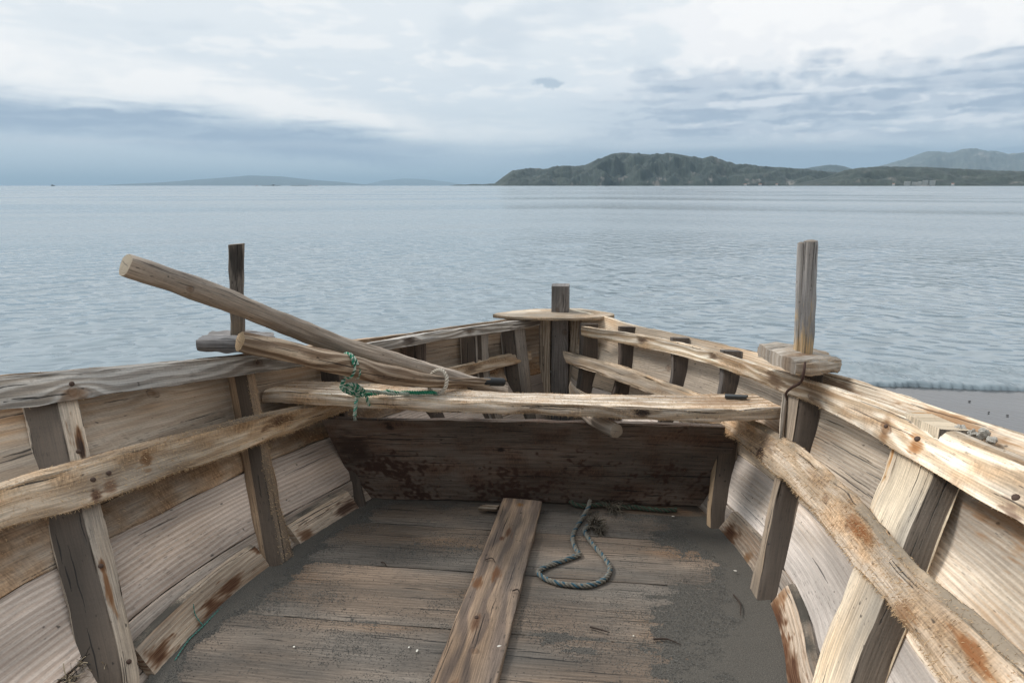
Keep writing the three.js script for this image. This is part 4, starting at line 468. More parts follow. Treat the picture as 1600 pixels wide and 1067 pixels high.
// stem post, apron pieces beside it, the flat breasthook and the keel
{
  const b = board(V([[0.080, 0.559, 2.735], [0.083, 0.30, 2.735], [0.086, 0.0, 2.73], [0.088, -0.14, 2.72]]), V([[0.151, 0.560, 2.735], [0.154, 0.30, 2.735], [0.158, 0.0, 2.73], [0.158, -0.14, 2.72]]), 0.085, { out: FORE, seed: 140, wear: 0.004, cell: 0.01 });
  timber('stem_post', b, { seed: 141, ppm: 800, base: [124, 116, 110], late: [142, 136, 132], tan: [120, 98, 78], grey: [104, 102, 102], freq: 90, bands: 0.6, greying: 0.7, blotch: 0.3, cracks: 0.8, knots: [{ u: 0.1, v: 0.02, r: 0.008 }, { u: 0.11, v: 0.055, r: 0.007 }, { u: 0.19, v: 0.05, r: 0.01 }] });
  for (const [x0, x1, sd] of [[0.158, 0.205, 142], [0.030, 0.078, 143]]) timber('apron_piece', board(V([[x0, 0.44, 2.742], [x0, 0.2, 2.742], [x0, -0.05, 2.735]]), V([[x1, 0.44, 2.735], [x1, 0.2, 2.735], [x1 - (x0 > 0.1 ? 0.01 : -0.01), -0.05, 2.73]]), 0.03, { out: FORE, seed: sd }), { seed: sd, ppm: 500, base: [160, 142, 122], freq: 100, greying: 0.5 });
  const A = [[-0.149, 0.452, 2.663], [-0.067, 0.452, 2.628], [0.122, 0.452, 2.630], [0.270, 0.452, 2.655], [0.336, 0.452, 2.715]], K = [[-0.135, 0.453, 2.690], [-0.033, 0.453, 2.793], [0.125, 0.453, 2.840], [0.259, 0.453, 2.815], [0.331, 0.453, 2.740]];
  const c = board(V(A), V(K), 0.014, { out: DOWN, seed: 144, wear: 0.006, rough: 0.002, cell: 0.01, round: 0.004 }); const m = timber('breasthook', c, { seed: 145, base: [186, 169, 148], late: [204, 190, 172], tan: [160, 126, 90], freq: 45, bands: 0.6, blotch: 0.5, greying: 0.2, fuzz: 0.4 }); fuzz('wood_fibre', m, 3000, 146, (f, q) => q[2] === -1 || q[5], 0.005, [0, 0, 0.3]);
  timber('keel', board(V([[0.11, -0.10, -0.7], [0.118, -0.10, 1], [0.12, -0.10, 2.8]]), V([[0.11, -0.165, -0.7], [0.118, -0.165, 1], [0.12, -0.165, 2.8]]), 0.05, { out: OUT.R, seed: 147, step: 0.1, cell: 0.03 }), { seed: 148, ppm: 200 });
  const tz = -0.74, tl = side('L', tz, 0.3, 0.05), tr = side('R', tz, 0.3, 0.05); timber('transom', board(V([[tl - 0.1, 0.50, tz], [tr + 0.05, 0.48, tz]]), V([[tl + 0.2, -0.12, tz], [tr - 0.12, -0.12, tz]]), 0.03, { out: new THREE.Vector3(0, 0, 1), seed: 149, step: 0.06, cell: 0.04 }), { seed: 150, ppm: 250 });
}
// thole blocks and pins
{
  const blk = (A, K, t, sd, spec) => { const b = board(V(A), V(K), t, { out: DOWN, seed: sd, wear: 0.006, rough: 0.006, round: 0.006, cell: 0.007, step: 0.008 }); return timber('thole_block', b, { seed: sd, ppm: 1100, ...spec }); };
  const R = blk([[0.752, 0.531, 1.700], [0.79, 0.530, 1.712], [0.84, 0.527, 1.738], [0.885, 0.522, 1.772]], [[0.700, 0.534, 1.880], [0.752, 0.536, 1.905], [0.80, 0.530, 1.905], [0.862, 0.524, 1.880]], 0.034, 160, { base: [164, 150, 134], late: [190, 180, 168], tan: [140, 104, 70], grey: [146, 138, 130], freq: 60, wav: 0.03, bands: 0.8, blotch: 0.7, greying: 0.4, fuzz: 0.25, bump: 0.004, stains: [{ u: 0.07, v: 0.05, a: 0.03, b: 0.02, c: [120, 78, 44], s: 0.6 }] });
  fuzz('wood_fibre', R, 2500, 161, (f, c) => c[5], 0.004, [0, 0, 0.3]);
  const L = blk([[-0.790, 0.5585, 1.645], [-0.695, 0.561, 1.648], [-0.575, 0.559, 1.66]], [[-0.812, 0.558, 1.76], [-0.715, 0.560, 1.765], [-0.63, 0.558, 1.76]], 0.036, 162, { base: [120, 114, 110], late: [140, 136, 134], tan: [150, 126, 100], grey: [96, 96, 98], freq: 90, bands: 0.7, blotch: 0.2, greying: 0.8, cracks: 1 });
  void L;
  const wp = (pts, rad, spec, o = {}) => { const p = pole(V(pts), rad, { seg: 22, seed: o.seed, rough: o.rough ?? 0.0018, flat: o.flat ?? 1 }); const m = part('thole_pin', p, wood(p.userData.L, p.userData.G, { ppm: 1000, ...spec }), boat); for (const [k, d] of [[0, -1], [1, 1]]) part('end_grain', disc(p.userData.ring[k], 0.004, new THREE.Vector3(0, d === 1 ? 1 : -1, 0)), o.end, m); return m; };
  const eg = endGrain(5, [142, 134, 126]), eg2 = endGrain(6, [70, 62, 56]);
  // the starboard pin has split along its height: a thick and a thin piece side by side
  wp([[0.806, 0.515, 1.818], [0.803, 0.60, 1.819], [0.798, 0.70, 1.820], [0.7935, 0.818, 1.820]], [0.0185, 0.0195, 0.0198, 0.0180], { seed: 171, base: [152, 150, 149], late: [168, 166, 164], tan: [164, 140, 112], grey: [138, 136, 137], freq: 160, bands: 0.4, greying: 0.7, blotch: 0.3, cracks: 0.9, stains: [{ u: 0.0, v: 0.05, a: 0.09, b: 0.09, c: [206, 172, 124], s: 0.8 }] }, { seed: 171, end: eg });
  wp([[0.787, 0.515, 1.820], [0.784, 0.60, 1.821], [0.777, 0.70, 1.822], [0.7715, 0.812, 1.824]], [0.0105, 0.0100, 0.0095, 0.0085], { seed: 172, base: [156, 153, 150], grey: [138, 137, 137], freq: 160, bands: 0.4, greying: 0.6, stains: [{ u: 0.0, v: 0.03, a: 0.09, b: 0.09, c: [206, 172, 124], s: 0.8 }] }, { seed: 172, end: eg, rough: 0.001 });
  const b = board(V([[-0.728, 0.552, 1.70], [-0.717, 0.69, 1.70], [-0.708, 0.803, 1.70]]), V([[-0.692, 0.552, 1.705], [-0.680, 0.69, 1.705], [-0.671, 0.806, 1.705]]), 0.024, { out: FORE, seed: 173, wear: 0.006, cell: 0.006, rough: 0.002 });
  timber('thole_pin', b, { seed: 174, ppm: 1000, base: [136, 123, 111], late: [164, 150, 136], tan: [120, 96, 74], grey: [110, 106, 101], freq: 130, wav: 0.02, bands: 0.8, blotch: 0.5, greying: 0.6, cracks: 1, stains: [{ u: 0.02, v: 0.01, a: 0.06, b: 0.05, c: [150, 128, 104], s: 0.6 }, { u: 0.22, v: 0.02, a: 0.06, b: 0.03, c: [46, 42, 40], s: 0.7 }], knots: [{ u: 0.12, v: 0.015, r: 0.007 }] }, boat, 'dark grey upright pin in the left block'); void eg2;
  // wedge and the bent rusty spike that holds the starboard block
  timber('wedge', board(V([[0.762, 0.408, 1.845], [0.752, 0.36, 1.81], [0.745, 0.308, 1.77]]), V([[0.774, 0.408, 1.835], [0.763, 0.36, 1.80], [0.750, 0.306, 1.765]]), 0.02, { out: FORE, seed: 176, wear: 0.004, cell: 0.006 }), { seed: 177, base: [160, 148, 136], freq: 120, greying: 0.5, ppm: 700 });
  const sp = pole(V([[0.772, 0.531, 1.702], [0.768, 0.515, 1.690], [0.766, 0.492, 1.690], [0.770, 0.47, 1.725], [0.760, 0.45, 1.752], [0.752, 0.43, 1.765], [0.756, 0.412, 1.765]], 0), [0.0032, 0.0036, 0.0034, 0.0036, 0.0038, 0.0036, 0.0024], { seg: 10, seed: 9, rough: 0.0008, step: 0.004 }); part('spike', sp, std(lin(74, 54, 46), 0.85, { metalness: 0.2 }), boat, 'bent rusty spike hooked over the right rail');
}
// ------------------------------------------------------------------ loose things in the boat
{ // plank lying along the floor
  const A = [[-0.058, 0.020, 0.85], [-0.045, 0.021, 1.098], [-0.024, 0.027, 1.52], [-0.006, 0.034, 1.895]], B = [[0.072, 0.019, 0.85], [0.085, 0.020, 1.110], [0.100, 0.026, 1.52], [0.114, 0.032, 1.890]];
  const b = board(V(A), V(B), 0.019, { out: DOWN, seed: 201, wear: 0.004, rough: 0.0012, cell: 0.01, round: 0.003 });
  const m = part('loose_plank', b, wood(b.userData.L, b.userData.Lv, { seed: 203, ppm: 1100, base: [160, 132, 106], late: [118, 98, 84], tan: [152, 112, 76], grey: [134, 122, 112], freq: 24, wav: 0.028, stretch: 1.6, bands: 0.95, blotch: 0.45, greying: 0.55, cracks: 0.5, knots: [{ u: 0.36, v: 0.06, r: 0.009 }, { u: 0.02 + 0.25 - 0.09, v: 0.07, r: 0.01 }], stains: stainsAt(b, [[0.05, 0.03, 1.86, 0.014, 0.01, 0.7, [150, 96, 40]], [0.035, 0.03, 1.70, 0.03, 0.01, 0.8, [96, 56, 30]], [0.02, 0.03, 1.655, 0.015, 0.007, 0.7, [92, 50, 28]], [0.03, 0.03, 1.50, 0.03, 0.012, 0.8, [120, 72, 36]], [-0.01, 0.03, 1.44, 0.025, 0.012, 0.75, [126, 76, 38]], [0.01, 0.03, 1.30, 0.03, 0.01, 0.75, [104, 64, 38]], [-0.005, 0.03, 1.095, 0.02, 0.01, 0.6, [104, 64, 38]]]) }), scene);
  tag(m, 'bare brown plank lying lengthwise on the boat floor, knotty and rust spotted', 'plank'); nail(m, P(0.012, 0.025, 1.32), 0.9); nail(m, P(-0.005, 0.022, 1.1), 0.9);
  const c = board(V([[-0.055, 0.022, 1.872], [-0.012, 0.022, 1.872]]), V([[-0.075, 0.022, 1.845], [-0.020, 0.022, 1.845]]), 0.014, { out: DOWN, seed: 205, wear: 0.006, cell: 0.006 });
  const k = part('wood_offcut', c, wood(c.userData.L, c.userData.Lv, { seed: 206, base: [140, 116, 92] }), scene); tag(k, 'small split wood offcut beside the far end of the loose plank', 'wood scrap');
  // the round stick under the thwart and the pointed board ahead of it
  const st = pole(V([[0.323, 0.296, 1.800], [0.285, 0.289, 1.87], [0.24, 0.284, 1.98], [0.20, 0.280, 2.1]]), [0.0205, 0.0215, 0.022, 0.022], { seed: 207, rough: 0.0022 }); st.userData.G = 0.147;
  const s = part('driftwood_stick', st, wood(st.userData.L, 0.147, { seed: 208, base: [150, 138, 126], grey: [120, 114, 108], greying: 0.6 }), scene); part('end_grain', disc(st.userData.ring[0], 0.005, new THREE.Vector3(0, 0, 1)), endGrain(8, [150, 138, 124]), s); tag(s, 'short round grey stick wedged under the seat plank, blunt end showing', 'stick');
  const f = board(V([[0.183, 0.318, 2.2], [0.196, 0.298, 2.2], [0.240, 0.272, 2.2]]), V([[0.176, 0.296, 2.2], [0.180, 0.268, 2.2], [0.196, 0.22, 2.2]]), 0.014, { out: FORE, seed: 209, cell: 0.006 });
  tag(part('broken_board', f, wood(f.userData.L, f.userData.Lv, { seed: 210, base: [206, 178, 146] }), scene), 'pale pointed piece of broken board standing up behind the seat plank', 'wood scrap');
}
// the two oars: thick pole handles resting on the thwart
{
  const o1 = pole(V([[-0.709, 0.797, 1.30], [-0.600, 0.700, 1.468], [-0.438, 0.548, 1.705], [-0.205, 0.402, 1.95], [-0.03, 0.300, 2.13]]), [0.0262, 0.0258, 0.0245, 0.0215, 0.018], { seg: 36, seed: 220, rough: 0.0032 });
  const G = thing('oar', 'upper smooth grey oar pole with round cut end pointing out over the left side', 'oar');
  const m = part('shaft', o1, wood(o1.userData.L, o1.userData.G, { seed: 221, ppm: 1000, base: [170, 152, 134], late: [180, 164, 147], tan: [150, 124, 98], grey: [146, 136, 127], freq: 75, wav: 0.02, bands: 0.45, blotch: 0.4, greying: 0.45, cracks: 0.3, knots: [{ u: 0.12, v: 0.05, r: 0.008 }, { u: 0.13, v: 0.13, r: 0.007 }, { u: 0.36, v: 0.05, r: 0.006 }] }), G);
  const dir = new THREE.Vector3().subVectors(o1.userData.C[0], o1.userData.C[3]).normalize(); part('end_grain', disc(o1.userData.ring[0], 0.0015, dir), endGrain(11, [184, 172, 152]), m);
  const o2 = pole(V([[-0.558, 0.605, 1.450], [-0.474, 0.554, 1.550], [-0.379, 0.496, 1.660], [-0.290, 0.450, 1.745], [-0.200, 0.412, 1.835], [-0.160, 0.398, 1.880], [-0.108, 0.384, 1.93], [-0.060, 0.372, 1.975]]), [0.0240, 0.0262, 0.0272, 0.0275, 0.0262, 0.0185, 0.0125, 0.0115], { seg: 36, seed: 230, rough: 0.0028 });
  const H = thing('oar', 'lower thick brown oar handle with swirling grain, lashed with green twine', 'oar');
  const h = part('handle', o2, wood(o2.userData.L, o2.userData.G, { seed: 233, ppm: 1000, base: [136, 110, 86], late: [186, 164, 140], tan: [128, 92, 62], grey: [128, 112, 98], freq: 42, wav: 0.035, stretch: 1.6, bands: 1, blotch: 0.5, greying: 0.35, cracks: 0.9, bump: 0.0025, knots: [{ u: 0.09, v: 0.05, r: 0.014 }, { u: 0.30, v: 0.12, r: 0.01 }, { u: 0.28, v: 0.03, r: 0.01 }] }), H);
  const d2 = new THREE.Vector3().subVectors(o2.userData.C[0], o2.userData.C[3]).normalize(); part('end_grain', disc(o2.userData.ring[0], 0.006, d2), endGrain(12, [190, 164, 130], [110, 84, 60]), h);
  const sl = pole(V([[-0.076, 0.3765, 1.962], [-0.052, 0.371, 1.985], [-0.020, 0.362, 2.015]]), [0.0125, 0.0135, 0.0130], { seg: 20, seed: 240, rough: 0.0006, step: 0.006 }); const tip = part('grip_sleeve', sl, std(lin(30, 32, 34), 0.55), H); for (const [k, s] of [[0, -1], [1, 1]]) part('sleeve_end', disc(sl.userData.ring[k], 0.001, new THREE.Vector3(0.5 * s, -0.1 * s, -0.8 * s)), std(lin(24, 26, 28), 0.6), tip);
  // rope ring round the neck of the oar
  const c = new THREE.Vector3(-0.188, 0.405, -1.848).setY(0.405 + FY), ax = new THREE.Vector3(0.45, -0.18, -0.85).normalize(), u = new THREE.Vector3(0, 1, 0).cross(ax).normalize(), w = new THREE.Vector3().crossVectors(ax, u), pts = []; for (let i = 0; i < 16; i++) { const a = i / 16 * Math.PI * 2; pts.push(c.clone().addScaledVector(u, Math.cos(a) * 0.0325).addScaledVector(w, Math.sin(a) * 0.034).addScaledVector(ax, 0.006 * Math.sin(a))); }
  const gr = rope(pts, 0.0062, { closed: true, pitch: 0.025, color: () => [0.46, 0.41, 0.34], seed: 3, step: 0.002 }); tag(part('rope_ring', gr, new THREE.MeshStandardMaterial({ vertexColors: true, roughness: 0.95 }), scene), 'pale grey rope ring looped round the neck of the lower oar', 'rope');
}
// ropes
{
  const vm = new THREE.MeshStandardMaterial({ vertexColors: true, roughness: 0.9 }), vd = new THREE.MeshStandardMaterial({ vertexColors: true, roughness: 0.9, side: THREE.DoubleSide });
  const GREEN = [0.03, 0.22, 0.13], PALE = [0.46, 0.52, 0.44], gcol = (s, k, n) => (k === 1 || (k === 2 && n > 0.05) ? PALE.map((c) => c * (1 + 0.3 * n)) : GREEN.map((c) => c * (1 + 0.6 * n)));
  const t = thing('green_twine', 'green and white twine knotted round the lower oar, ends trailing on the seat plank', 'rope');
  const ring = (x, y, z, r, ph, tilt) => { const o = []; for (let i = 0; i <= 14; i++) { const a = ph + i / 14 * Math.PI * 2; o.push([x + Math.cos(a) * r * 0.75 + tilt * Math.sin(a), y + Math.sin(a) * r, z - Math.cos(a) * r * 0.62 + i * 0.0006]); } return o; };
  for (const [x, y, z, tl] of [[-0.383, 0.497, 1.657, 0.004], [-0.374, 0.493, 1.668, -0.004]]) part('turn', rope(V(ring(x, y, z, 0.0325, 0.3, tl)), 0.0042, { pitch: 0.016, color: gcol, seed: x * 90 }), vm, t);
  part('knot', rope(V([[-0.39, 0.462, 1.648], [-0.402, 0.440, 1.655], [-0.396, 0.422, 1.672], [-0.376, 0.416, 1.69], [-0.366, 0.430, 1.682], [-0.380, 0.446, 1.662], [-0.398, 0.436, 1.664], [-0.40, 0.416, 1.688], [-0.384, 0.404, 1.706], [-0.370, 0.414, 1.695], [-0.379, 0.434, 1.672], [-0.392, 0.430, 1.668]]), 0.0052, { pitch: 0.016, color: gcol, seed: 4 }), vm, t);
  part('knot', rope(V([[-0.398, 0.455, 1.66], [-0.41, 0.43, 1.69], [-0.402, 0.402, 1.72], [-0.385, 0.39, 1.74], [-0.37, 0.395, 1.735], [-0.362, 0.415, 1.71], [-0.374, 0.44, 1.68], [-0.39, 0.425, 1.70], [-0.395, 0.40, 1.73]]), 0.0050, { pitch: 0.016, color: gcol, seed: 8 }), vm, t);
  part('trailing_end', rope(V([[-0.392, 0.405, 1.725], [-0.376, 0.386, 1.765], [-0.345, 0.381, 1.80], [-0.32, 0.386, 1.805], [-0.30, 0.380, 1.81], [-0.268, 0.3785, 1.822], [-0.240, 0.379, 1.822], [-0.215, 0.380, 1.825], [-0.192, 0.380, 1.826]]), 0.0058, { pitch: 0.022, color: (s, k, n) => (s > 0.16 || s < 0.07 ? GREEN.map((c) => c * (1.2 + 0.5 * n)) : gcol(s, k, n)), seed: 5 }), vm, t);
  part('trailing_end', rope(V([[-0.395, 0.41, 1.72], [-0.375, 0.40, 1.755], [-0.345, 0.392, 1.775], [-0.315, 0.379, 1.80], [-0.285, 0.378, 1.812], [-0.262, 0.380, 1.806]]), 0.0052, { pitch: 0.02, color: (s, k, n) => PALE.map((c) => c * (0.9 + 0.3 * n)), seed: 6 }), vm, t);
  part('hanging_end', rope(V([[-0.392, 0.402, 1.735], [-0.396, 0.390, 1.765], [-0.404, 0.383, 1.782], [-0.411, 0.366, 1.789], [-0.415, 0.340, 1.788], [-0.419, 0.315, 1.787]]), 0.0056, { pitch: 0.022, color: (s, k, n) => (k ? PALE : [0.12, 0.4, 0.3]).map((c) => c * (1 + 0.3 * n)), seed: 7 }), vm, t);
  part('hanging_end', rope(V([[-0.388, 0.402, 1.735], [-0.387, 0.388, 1.768], [-0.383, 0.380, 1.786], [-0.378, 0.362, 1.786], [-0.374, 0.346, 1.786]]), 0.0048, { pitch: 0.02, color: gcol, seed: 9 }), vm, t);
  part('frayed_end', tuft(P(-0.419, 0.314, 1.787), new THREE.Vector3(0, -1, 0), 26, 0.012, 0.008, 12, () => PALE), vd, t); part('frayed_end', tuft(P(-0.191, 0.380, 1.826), new THREE.Vector3(1, 0, 0), 30, 0.008, 0.01, 13, () => [0.08, 0.34, 0.22]), vd, t);
  // blue flecked rope loop on the floor
  const BL = [0.035, 0.085, 0.115], BG = [0.19, 0.175, 0.145], lp = [[0.257, 1.915], [0.252, 1.895], [0.232, 1.829], [0.216, 1.770], [0.211, 1.716], [0.223, 1.660], [0.231, 1.639], [0.214, 1.622], [0.169, 1.587], [0.141, 1.561], [0.131, 1.543], [0.144, 1.520], [0.175, 1.501], [0.219, 1.494], [0.254, 1.497], [0.288, 1.519], [0.307, 1.554], [0.310, 1.587], [0.298, 1.626], [0.277, 1.672], [0.254, 1.727], [0.243, 1.767], [0.252, 1.795]];
  const b = thing('floor_rope', 'blue flecked beige rope lying in a loop on the boat floor', 'rope');
  part('cord', rope(lp.map(([x, z], i) => P(x, i === 0 ? 0.03 : i === 1 ? 0.018 : 0.0078, z)), 0.0064, { strands: 4, pitch: 0.042, color: (s, k, n) => ((k === 0 && n > -0.25) || (k === 2 && n > 0.22) ? BL.map((c) => c * (1.1 + 0.5 * n)) : BG.map((c) => c * (1 + 0.35 * n))), seed: 11 }), vm, b);
  const br = (r) => [0.09 + r * 0.06, 0.075 + r * 0.05, 0.055 + r * 0.04]; part('frayed_knot', tuft(P(0.268, 0.012, 1.80), new THREE.Vector3(0.7, 0.25, 0.0), 170, 0.034, 0.04, 14, br, 0.0012), vd, b); part('frayed_knot', tuft(P(0.285, 0.010, 1.775), new THREE.Vector3(0.4, 0.1, 0.5), 80, 0.026, 0.03, 15, br, 0.0011), vd, b);
  const c = thing('old_rope', 'dirty green brown rope lying along the foot of the dark stained board', 'rope');
  part('cord', rope(V([[0.196, 0.012, 1.940], [0.212, 0.009, 1.925], [0.238, 0.009, 1.919], [0.268, 0.010, 1.925], [0.299, 0.012, 1.933], [0.322, 0.009, 1.925], [0.360, 0.008, 1.929], [0.400, 0.009, 1.927], [0.438, 0.008, 1.923], [0.48, 0.008, 1.921], [0.515, 0.010, 1.925]]), 0.0072, { strands: 4, pitch: 0.04, color: (s, k, n) => (k % 2 ? [0.05, 0.085, 0.055] : [0.085, 0.075, 0.055]).map((q) => q * (1 + 0.5 * n)), seed: 16 }), vm, c);
  part('frayed_fibre', tuft(P(0.32, 0.008, 1.915), new THREE.Vector3(0.5, 0, 0.4), 90, 0.05, 0.06, 17, br, 0.0009), vd, c);
}
// sand that has blown and washed over the floor: real drifts, thin in the middle, thick in the corners
{
  const nx = 390, nz = 330, x0 = -0.62, x1 = 0.72, z0 = 0.84, z1 = 1.90, H = (x, z) => {
    const l = side('L', z, 0.0, 0), r = side('R', z, 0.0, 0), dl = x - l, dr = r - x, df = 1.93 - z; let h = -0.40 + 0.75 * fbm(x * 2.6 + 3, z * 3.4 + 1, 4) + 0.34 * fbm(x * 15, z * 21, 5) + 0.12 * ns(x * 6, z * 70);
    h += 1.0 * Math.exp(-dr / 0.06) + 0.7 * Math.exp(-dl / 0.035) + 0.35 * Math.exp(-df / 0.05); h += 0.42 * Math.exp(-(Math.pow((x - 0.50) / 0.16, 2) + Math.pow((z - 1.30) / 0.26, 2))) + 0.34 * Math.exp(-(Math.pow((x - 0.52) / 0.13, 2) + Math.pow((z - 1.72) / 0.10, 2))) + 0.4 * Math.exp(-(Math.pow((x + 0.2) / 0.16, 2) + Math.pow((z - 1.62) / 0.07, 2))) + 0.35 * Math.exp(-(Math.pow((x - 0.19) / 0.12, 2) + Math.pow((z - 1.28) / 0.06, 2))) + 0.3 * Math.exp(-(Math.pow((x + 0.36) / 0.10, 2) + Math.pow((z - 1.38) / 0.05, 2)));
    return clamp(h * 0.0055 + 0.0005 * ns(x * 120, z * 120) + 0.0004 * ns(x * 310, z * 310), -0.003, 0.007); };
  const pos = [], uv = [], idx = [], ok = []; for (let j = 0; j <= nz; j++) for (let i = 0; i <= nx; i++) { const x = mix(x0, x1, i / nx), z = mix(z0, z1, j / nz), h = H(x, z); pos.push(x, FY + h, -z); uv.push(x, z); ok.push(h > -0.0012 && x > side('L', z, 0, 0.03) && x < side('R', z, 0, 0.03)); }
  for (let j = 0; j < nz; j++) for (let i = 0; i < nx; i++) { const p = j * (nx + 1) + i; if (ok[p] || ok[p + 1] || ok[p + nx + 1] || ok[p + nx + 2]) idx.push(p, p + 1, p + nx + 1, p + 1, p + nx + 2, p + nx + 1); }
  const [m1, b1] = grainTex(0.35, 512, [50, 47, 43], [116, 110, 101], 14);
  { // single grains thinning out past the drifts' edges
    const r = rng(61), gg = new THREE.TetrahedronGeometry(0.0011), N = 60000, im = new THREE.InstancedMesh(gg, new THREE.MeshStandardMaterial({ color: new THREE.Color(1, 1, 1), roughness: 0.95 }), N), M = new THREE.Matrix4(), q = new THREE.Quaternion(), sc = new THREE.Vector3(), ps = new THREE.Vector3(), c = new THREE.Color(); let k = 0;
    for (let t = 0; t < 900000 && k < N; t++) { const x = mix(x0, x1, r()), z = mix(z0, z1, r()), w = r(), e = r(), f = r(); const hh = H(x, z); if (hh > 0.0016 || w > 0.015 + 0.55 * Math.pow(ss(-0.0034, 0.0003, hh), 2)) continue; if (x < side('L', z, 0, 0.02) || x > side('R', z, 0, 0.02)) continue; const onPlank = x > mix(-0.05, -0.004, (z - 1) / 0.9) && x < mix(0.09, 0.116, (z - 1) / 0.9); if (onPlank) continue;
      ps.set(x, FY + Math.max(0, hh) + 0.0007, -z); q.setFromAxisAngle(UP, e * 6.28); const s = 0.5 + f * f * 1.1; M.compose(ps, q, sc.set(s, s * 0.8, s)); im.setMatrixAt(k, M); const g = 0.085 + 0.14 * Math.pow(f * 7.3 % 1, 2); im.setColorAt(k, c.setRGB(g, g * 0.95, g * 0.86)); k++; }
    im.count = k; im.name = 'sand_grain'; im.castShadow = im.receiveShadow = true; im.userData.kind = 'stuff'; im.userData.label = 'loose sand grains scattered over the boat floor'; im.userData.category = 'sand'; scene.add(im); }
  const sd = structure('sand_drift', geometry(pos, uv, idx), new THREE.MeshStandardMaterial({ map: m1, bumpMap: b1, bumpScale: 0.0012, roughness: 0.95 }), 'stuff'); sd.userData.label = 'dark grey sand drifted over the boat floor'; sd.userData.category = 'sand';
}
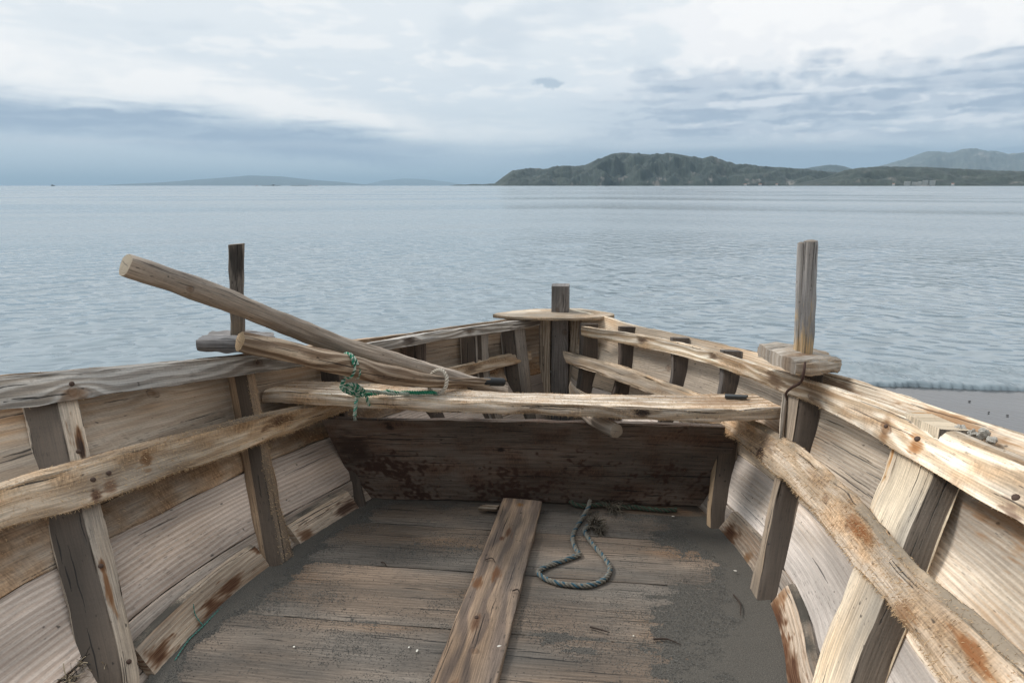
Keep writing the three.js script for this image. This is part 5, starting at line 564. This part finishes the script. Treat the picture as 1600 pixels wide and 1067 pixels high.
// litter: shell bits, twigs, a slate chip
{
  const shell = std(lin(214, 208, 196), 0.6), r = rng(99);
  const chip = (s, sd) => { const q = rng(sd), pos = [], idx = [], N = 7, K = []; for (let i = 0; i < N; i++) { const a = i / N * 6.283, k = s * (0.5 + q() * 0.7); K.push([Math.cos(a) * k * 1.5, Math.sin(a) * k]); } for (const y of [0, s * 0.16]) { for (const [x, z] of K) pos.push(x * (y ? 0.85 : 1), y, z * (y ? 0.85 : 1)); pos.push(0, y * 1.5, 0); } for (let i = 0; i < N; i++) { const j = (i + 1) % N; idx.push(N, i, j, N + 1 + i, 2 * N + 1, N + 1 + j, i, N + 1 + i, j, j, N + 1 + i, N + 1 + j); } return geometry(pos, null, idx); };
  const chips = [[-0.118, 1.228, 0.004, 0.004, 'tiny white shell bit on the floor left of the loose plank, nearer the wall'], [-0.098, 1.220, 0.006, 0.004, 'largest white shell bit on the floor left of the loose plank'], [0.076, 1.220, 0.006, 0.030, 'white shell flake on the near part of the loose plank'], [0.356, 1.323, 0.0035, 0.004, 'lone white shell bit on the floor right of the loose plank'], [0.622, 1.60, 0.005, 0.012, 'white shell bit in the sand by the right side planks'], [-0.36, 1.20, 0.004, 0.004, 'small pale shell bit on the bare floor at left'], [0.50, 1.885, 0.007, 0.008, 'white shell bit beside the old rope under the dark board']];
  for (const [x, z, s, y, lb] of chips) { const m = part('shell_fragment', chip(s * 0.62, Math.floor(x * 1000) + 5000), shell, scene); m.position.copy(P(x, y, z)); m.rotation.y = r() * 6; tag(m, lb, 'shell', 'shell bits in the boat'); }
  const tw = std(lin(58, 46, 38), 0.9); const twig = (pts, R, name, lb) => tag(part(name, pole(V(pts), [R, R * 0.9, R * 0.5], { seg: 7, step: 0.003, rough: 0.0005, seed: R * 9e4 }), tw, scene), lb, 'twig', 'twigs on the boat floor');
  twig([[0.398, 0.005, 1.315], [0.425, 0.006, 1.318], [0.455, 0.005, 1.305]], 0.0022, 'twig', 'thin dark twig lying at the near right of the floor');
  twig([[0.262, 0.006, 1.34], [0.285, 0.008, 1.33], [0.305, 0.006, 1.325]], 0.002, 'twig', 'short dark twig midway between loose plank and right side');
  twig([[0.60, 0.008, 1.50], [0.607, 0.010, 1.46], [0.60, 0.009, 1.42]], 0.002, 'twig', 'curved dark twig in the sand under the right side');
  twig([[-0.278, 0.004, 1.545], [-0.266, 0.009, 1.535], [-0.258, 0.004, 1.528]], 0.0016, 'twig', 'small bent twig on the grey floor at left');
  twig([[-0.005, 0.031, 1.545], [0.012, 0.034, 1.55], [0.022, 0.031, 1.535]], 0.0014, 'twig', 'tiny crumpled twig on the middle of the loose plank');
  twig([[0.08, 0.0295, 1.42], [0.092, 0.034, 1.42], [0.10, 0.0295, 1.405]], 0.002, 'twig', 'dark splinter at the right edge of the loose plank');
  const sb = new THREE.Shape([[-0.03, -0.007], [0.026, -0.010], [0.034, 0.004], [-0.026, 0.010]].map((p) => new THREE.Vector2(...p))), sg = new THREE.ExtrudeGeometry(sb, { depth: 0.005, bevelEnabled: true, bevelSize: 0.0015, bevelThickness: 0.0015, bevelSegments: 2 }); sg.rotateX(-Math.PI / 2);
  const s = part('slate_chip', sg, std(lin(64, 68, 70), 0.7), scene); s.position.copy(P(0.655, 0.3745, 1.90)); s.rotation.y = 0.05; tag(s, 'flat dark slate chip on the right end of the seat plank', 'stone');
  const pb = new THREE.IcosahedronGeometry(0.012, 3); const st = std(lin(168, 162, 152), 0.9); { const q = pb.attributes.position; for (let i = 0; i < q.count; i++) { const k = 0.8 + 0.5 * ns(q.getX(i) * 120, q.getY(i) * 150 + q.getZ(i) * 110); q.setXYZ(i, q.getX(i) * k, q.getY(i) * k * 0.8, q.getZ(i) * k); } pb.computeVertexNormals(); }
  const lumps = [[1.000, 0.472, 1.418, 1.0], [1.012, 0.470, 1.395, 0.9], [1.022, 0.474, 1.377, 1.1], [1.030, 0.471, 1.358, 0.9], [1.020, 0.482, 1.374, 0.7]]; lumps.forEach(([x, y, z, k], i) => { const m = part('pebble', pb, st, scene); m.position.copy(P(x, y, z)); m.scale.setScalar(k); m.rotation.set(i, i * 2, 0); tag(m, ['farthest pale lump of grit caught behind the right rail', 'second pale grit lump from the far end behind the right rail', 'largest pale lump of grit caught behind the right rail', 'nearest pale lump of grit caught behind the right rail', 'small grit lump on top of the others behind the right rail'][i], 'pebble', 'grit lumps behind the right rail'); });
}
{ // straw caught in the port corner and a bit of green thread along the floor edge
  const vd = new THREE.MeshStandardMaterial({ vertexColors: true, roughness: 0.9, side: THREE.DoubleSide }), sc = (r) => (r < 0.45 ? [0.05, 0.042, 0.034] : [0.30, 0.24, 0.16].map((c) => c * (0.6 + r * 0.6)));
  const q = thing('straw_heap', 'dry straw and dark scraps piled against the nearest left rib', 'straw');
  for (const [x, y, z, n, sd] of [[-0.70, 0.066, 1.02, 70, 31], [-0.69, 0.064, 0.985, 70, 32], [-0.665, 0.050, 1.045, 40, 33]]) part('straw', tuft(P(x, y, z), new THREE.Vector3(0.2, 0.1, 0.3), n, 0.026, 0.035, sd, sc, 0.0009), vd, q);
  const g = rope(V([[-0.585, 0.004, 1.13], [-0.592, 0.006, 1.19], [-0.588, 0.006, 1.24], [-0.586, 0.005, 1.30], [-0.578, 0.004, 1.36]]), 0.0015, { strands: 2, pitch: 0.02, step: 0.003, color: (s, k, n) => [0.06, 0.2, 0.16].map((c) => c * (1 + 0.4 * n)), seed: 3 }); const t = thing('green_thread', 'thin green thread lying along the left edge of the floor', 'thread'); part('strand', g, vd, t); part('strand', rope(V([[-0.588, 0.006, 1.24], [-0.607, 0.03, 1.245], [-0.612, 0.052, 1.25]]), 0.0013, { strands: 2, pitch: 0.02, step: 0.003, color: () => [0.07, 0.22, 0.18], seed: 4 }), vd, t);
}
renderer.render(scene, camera);
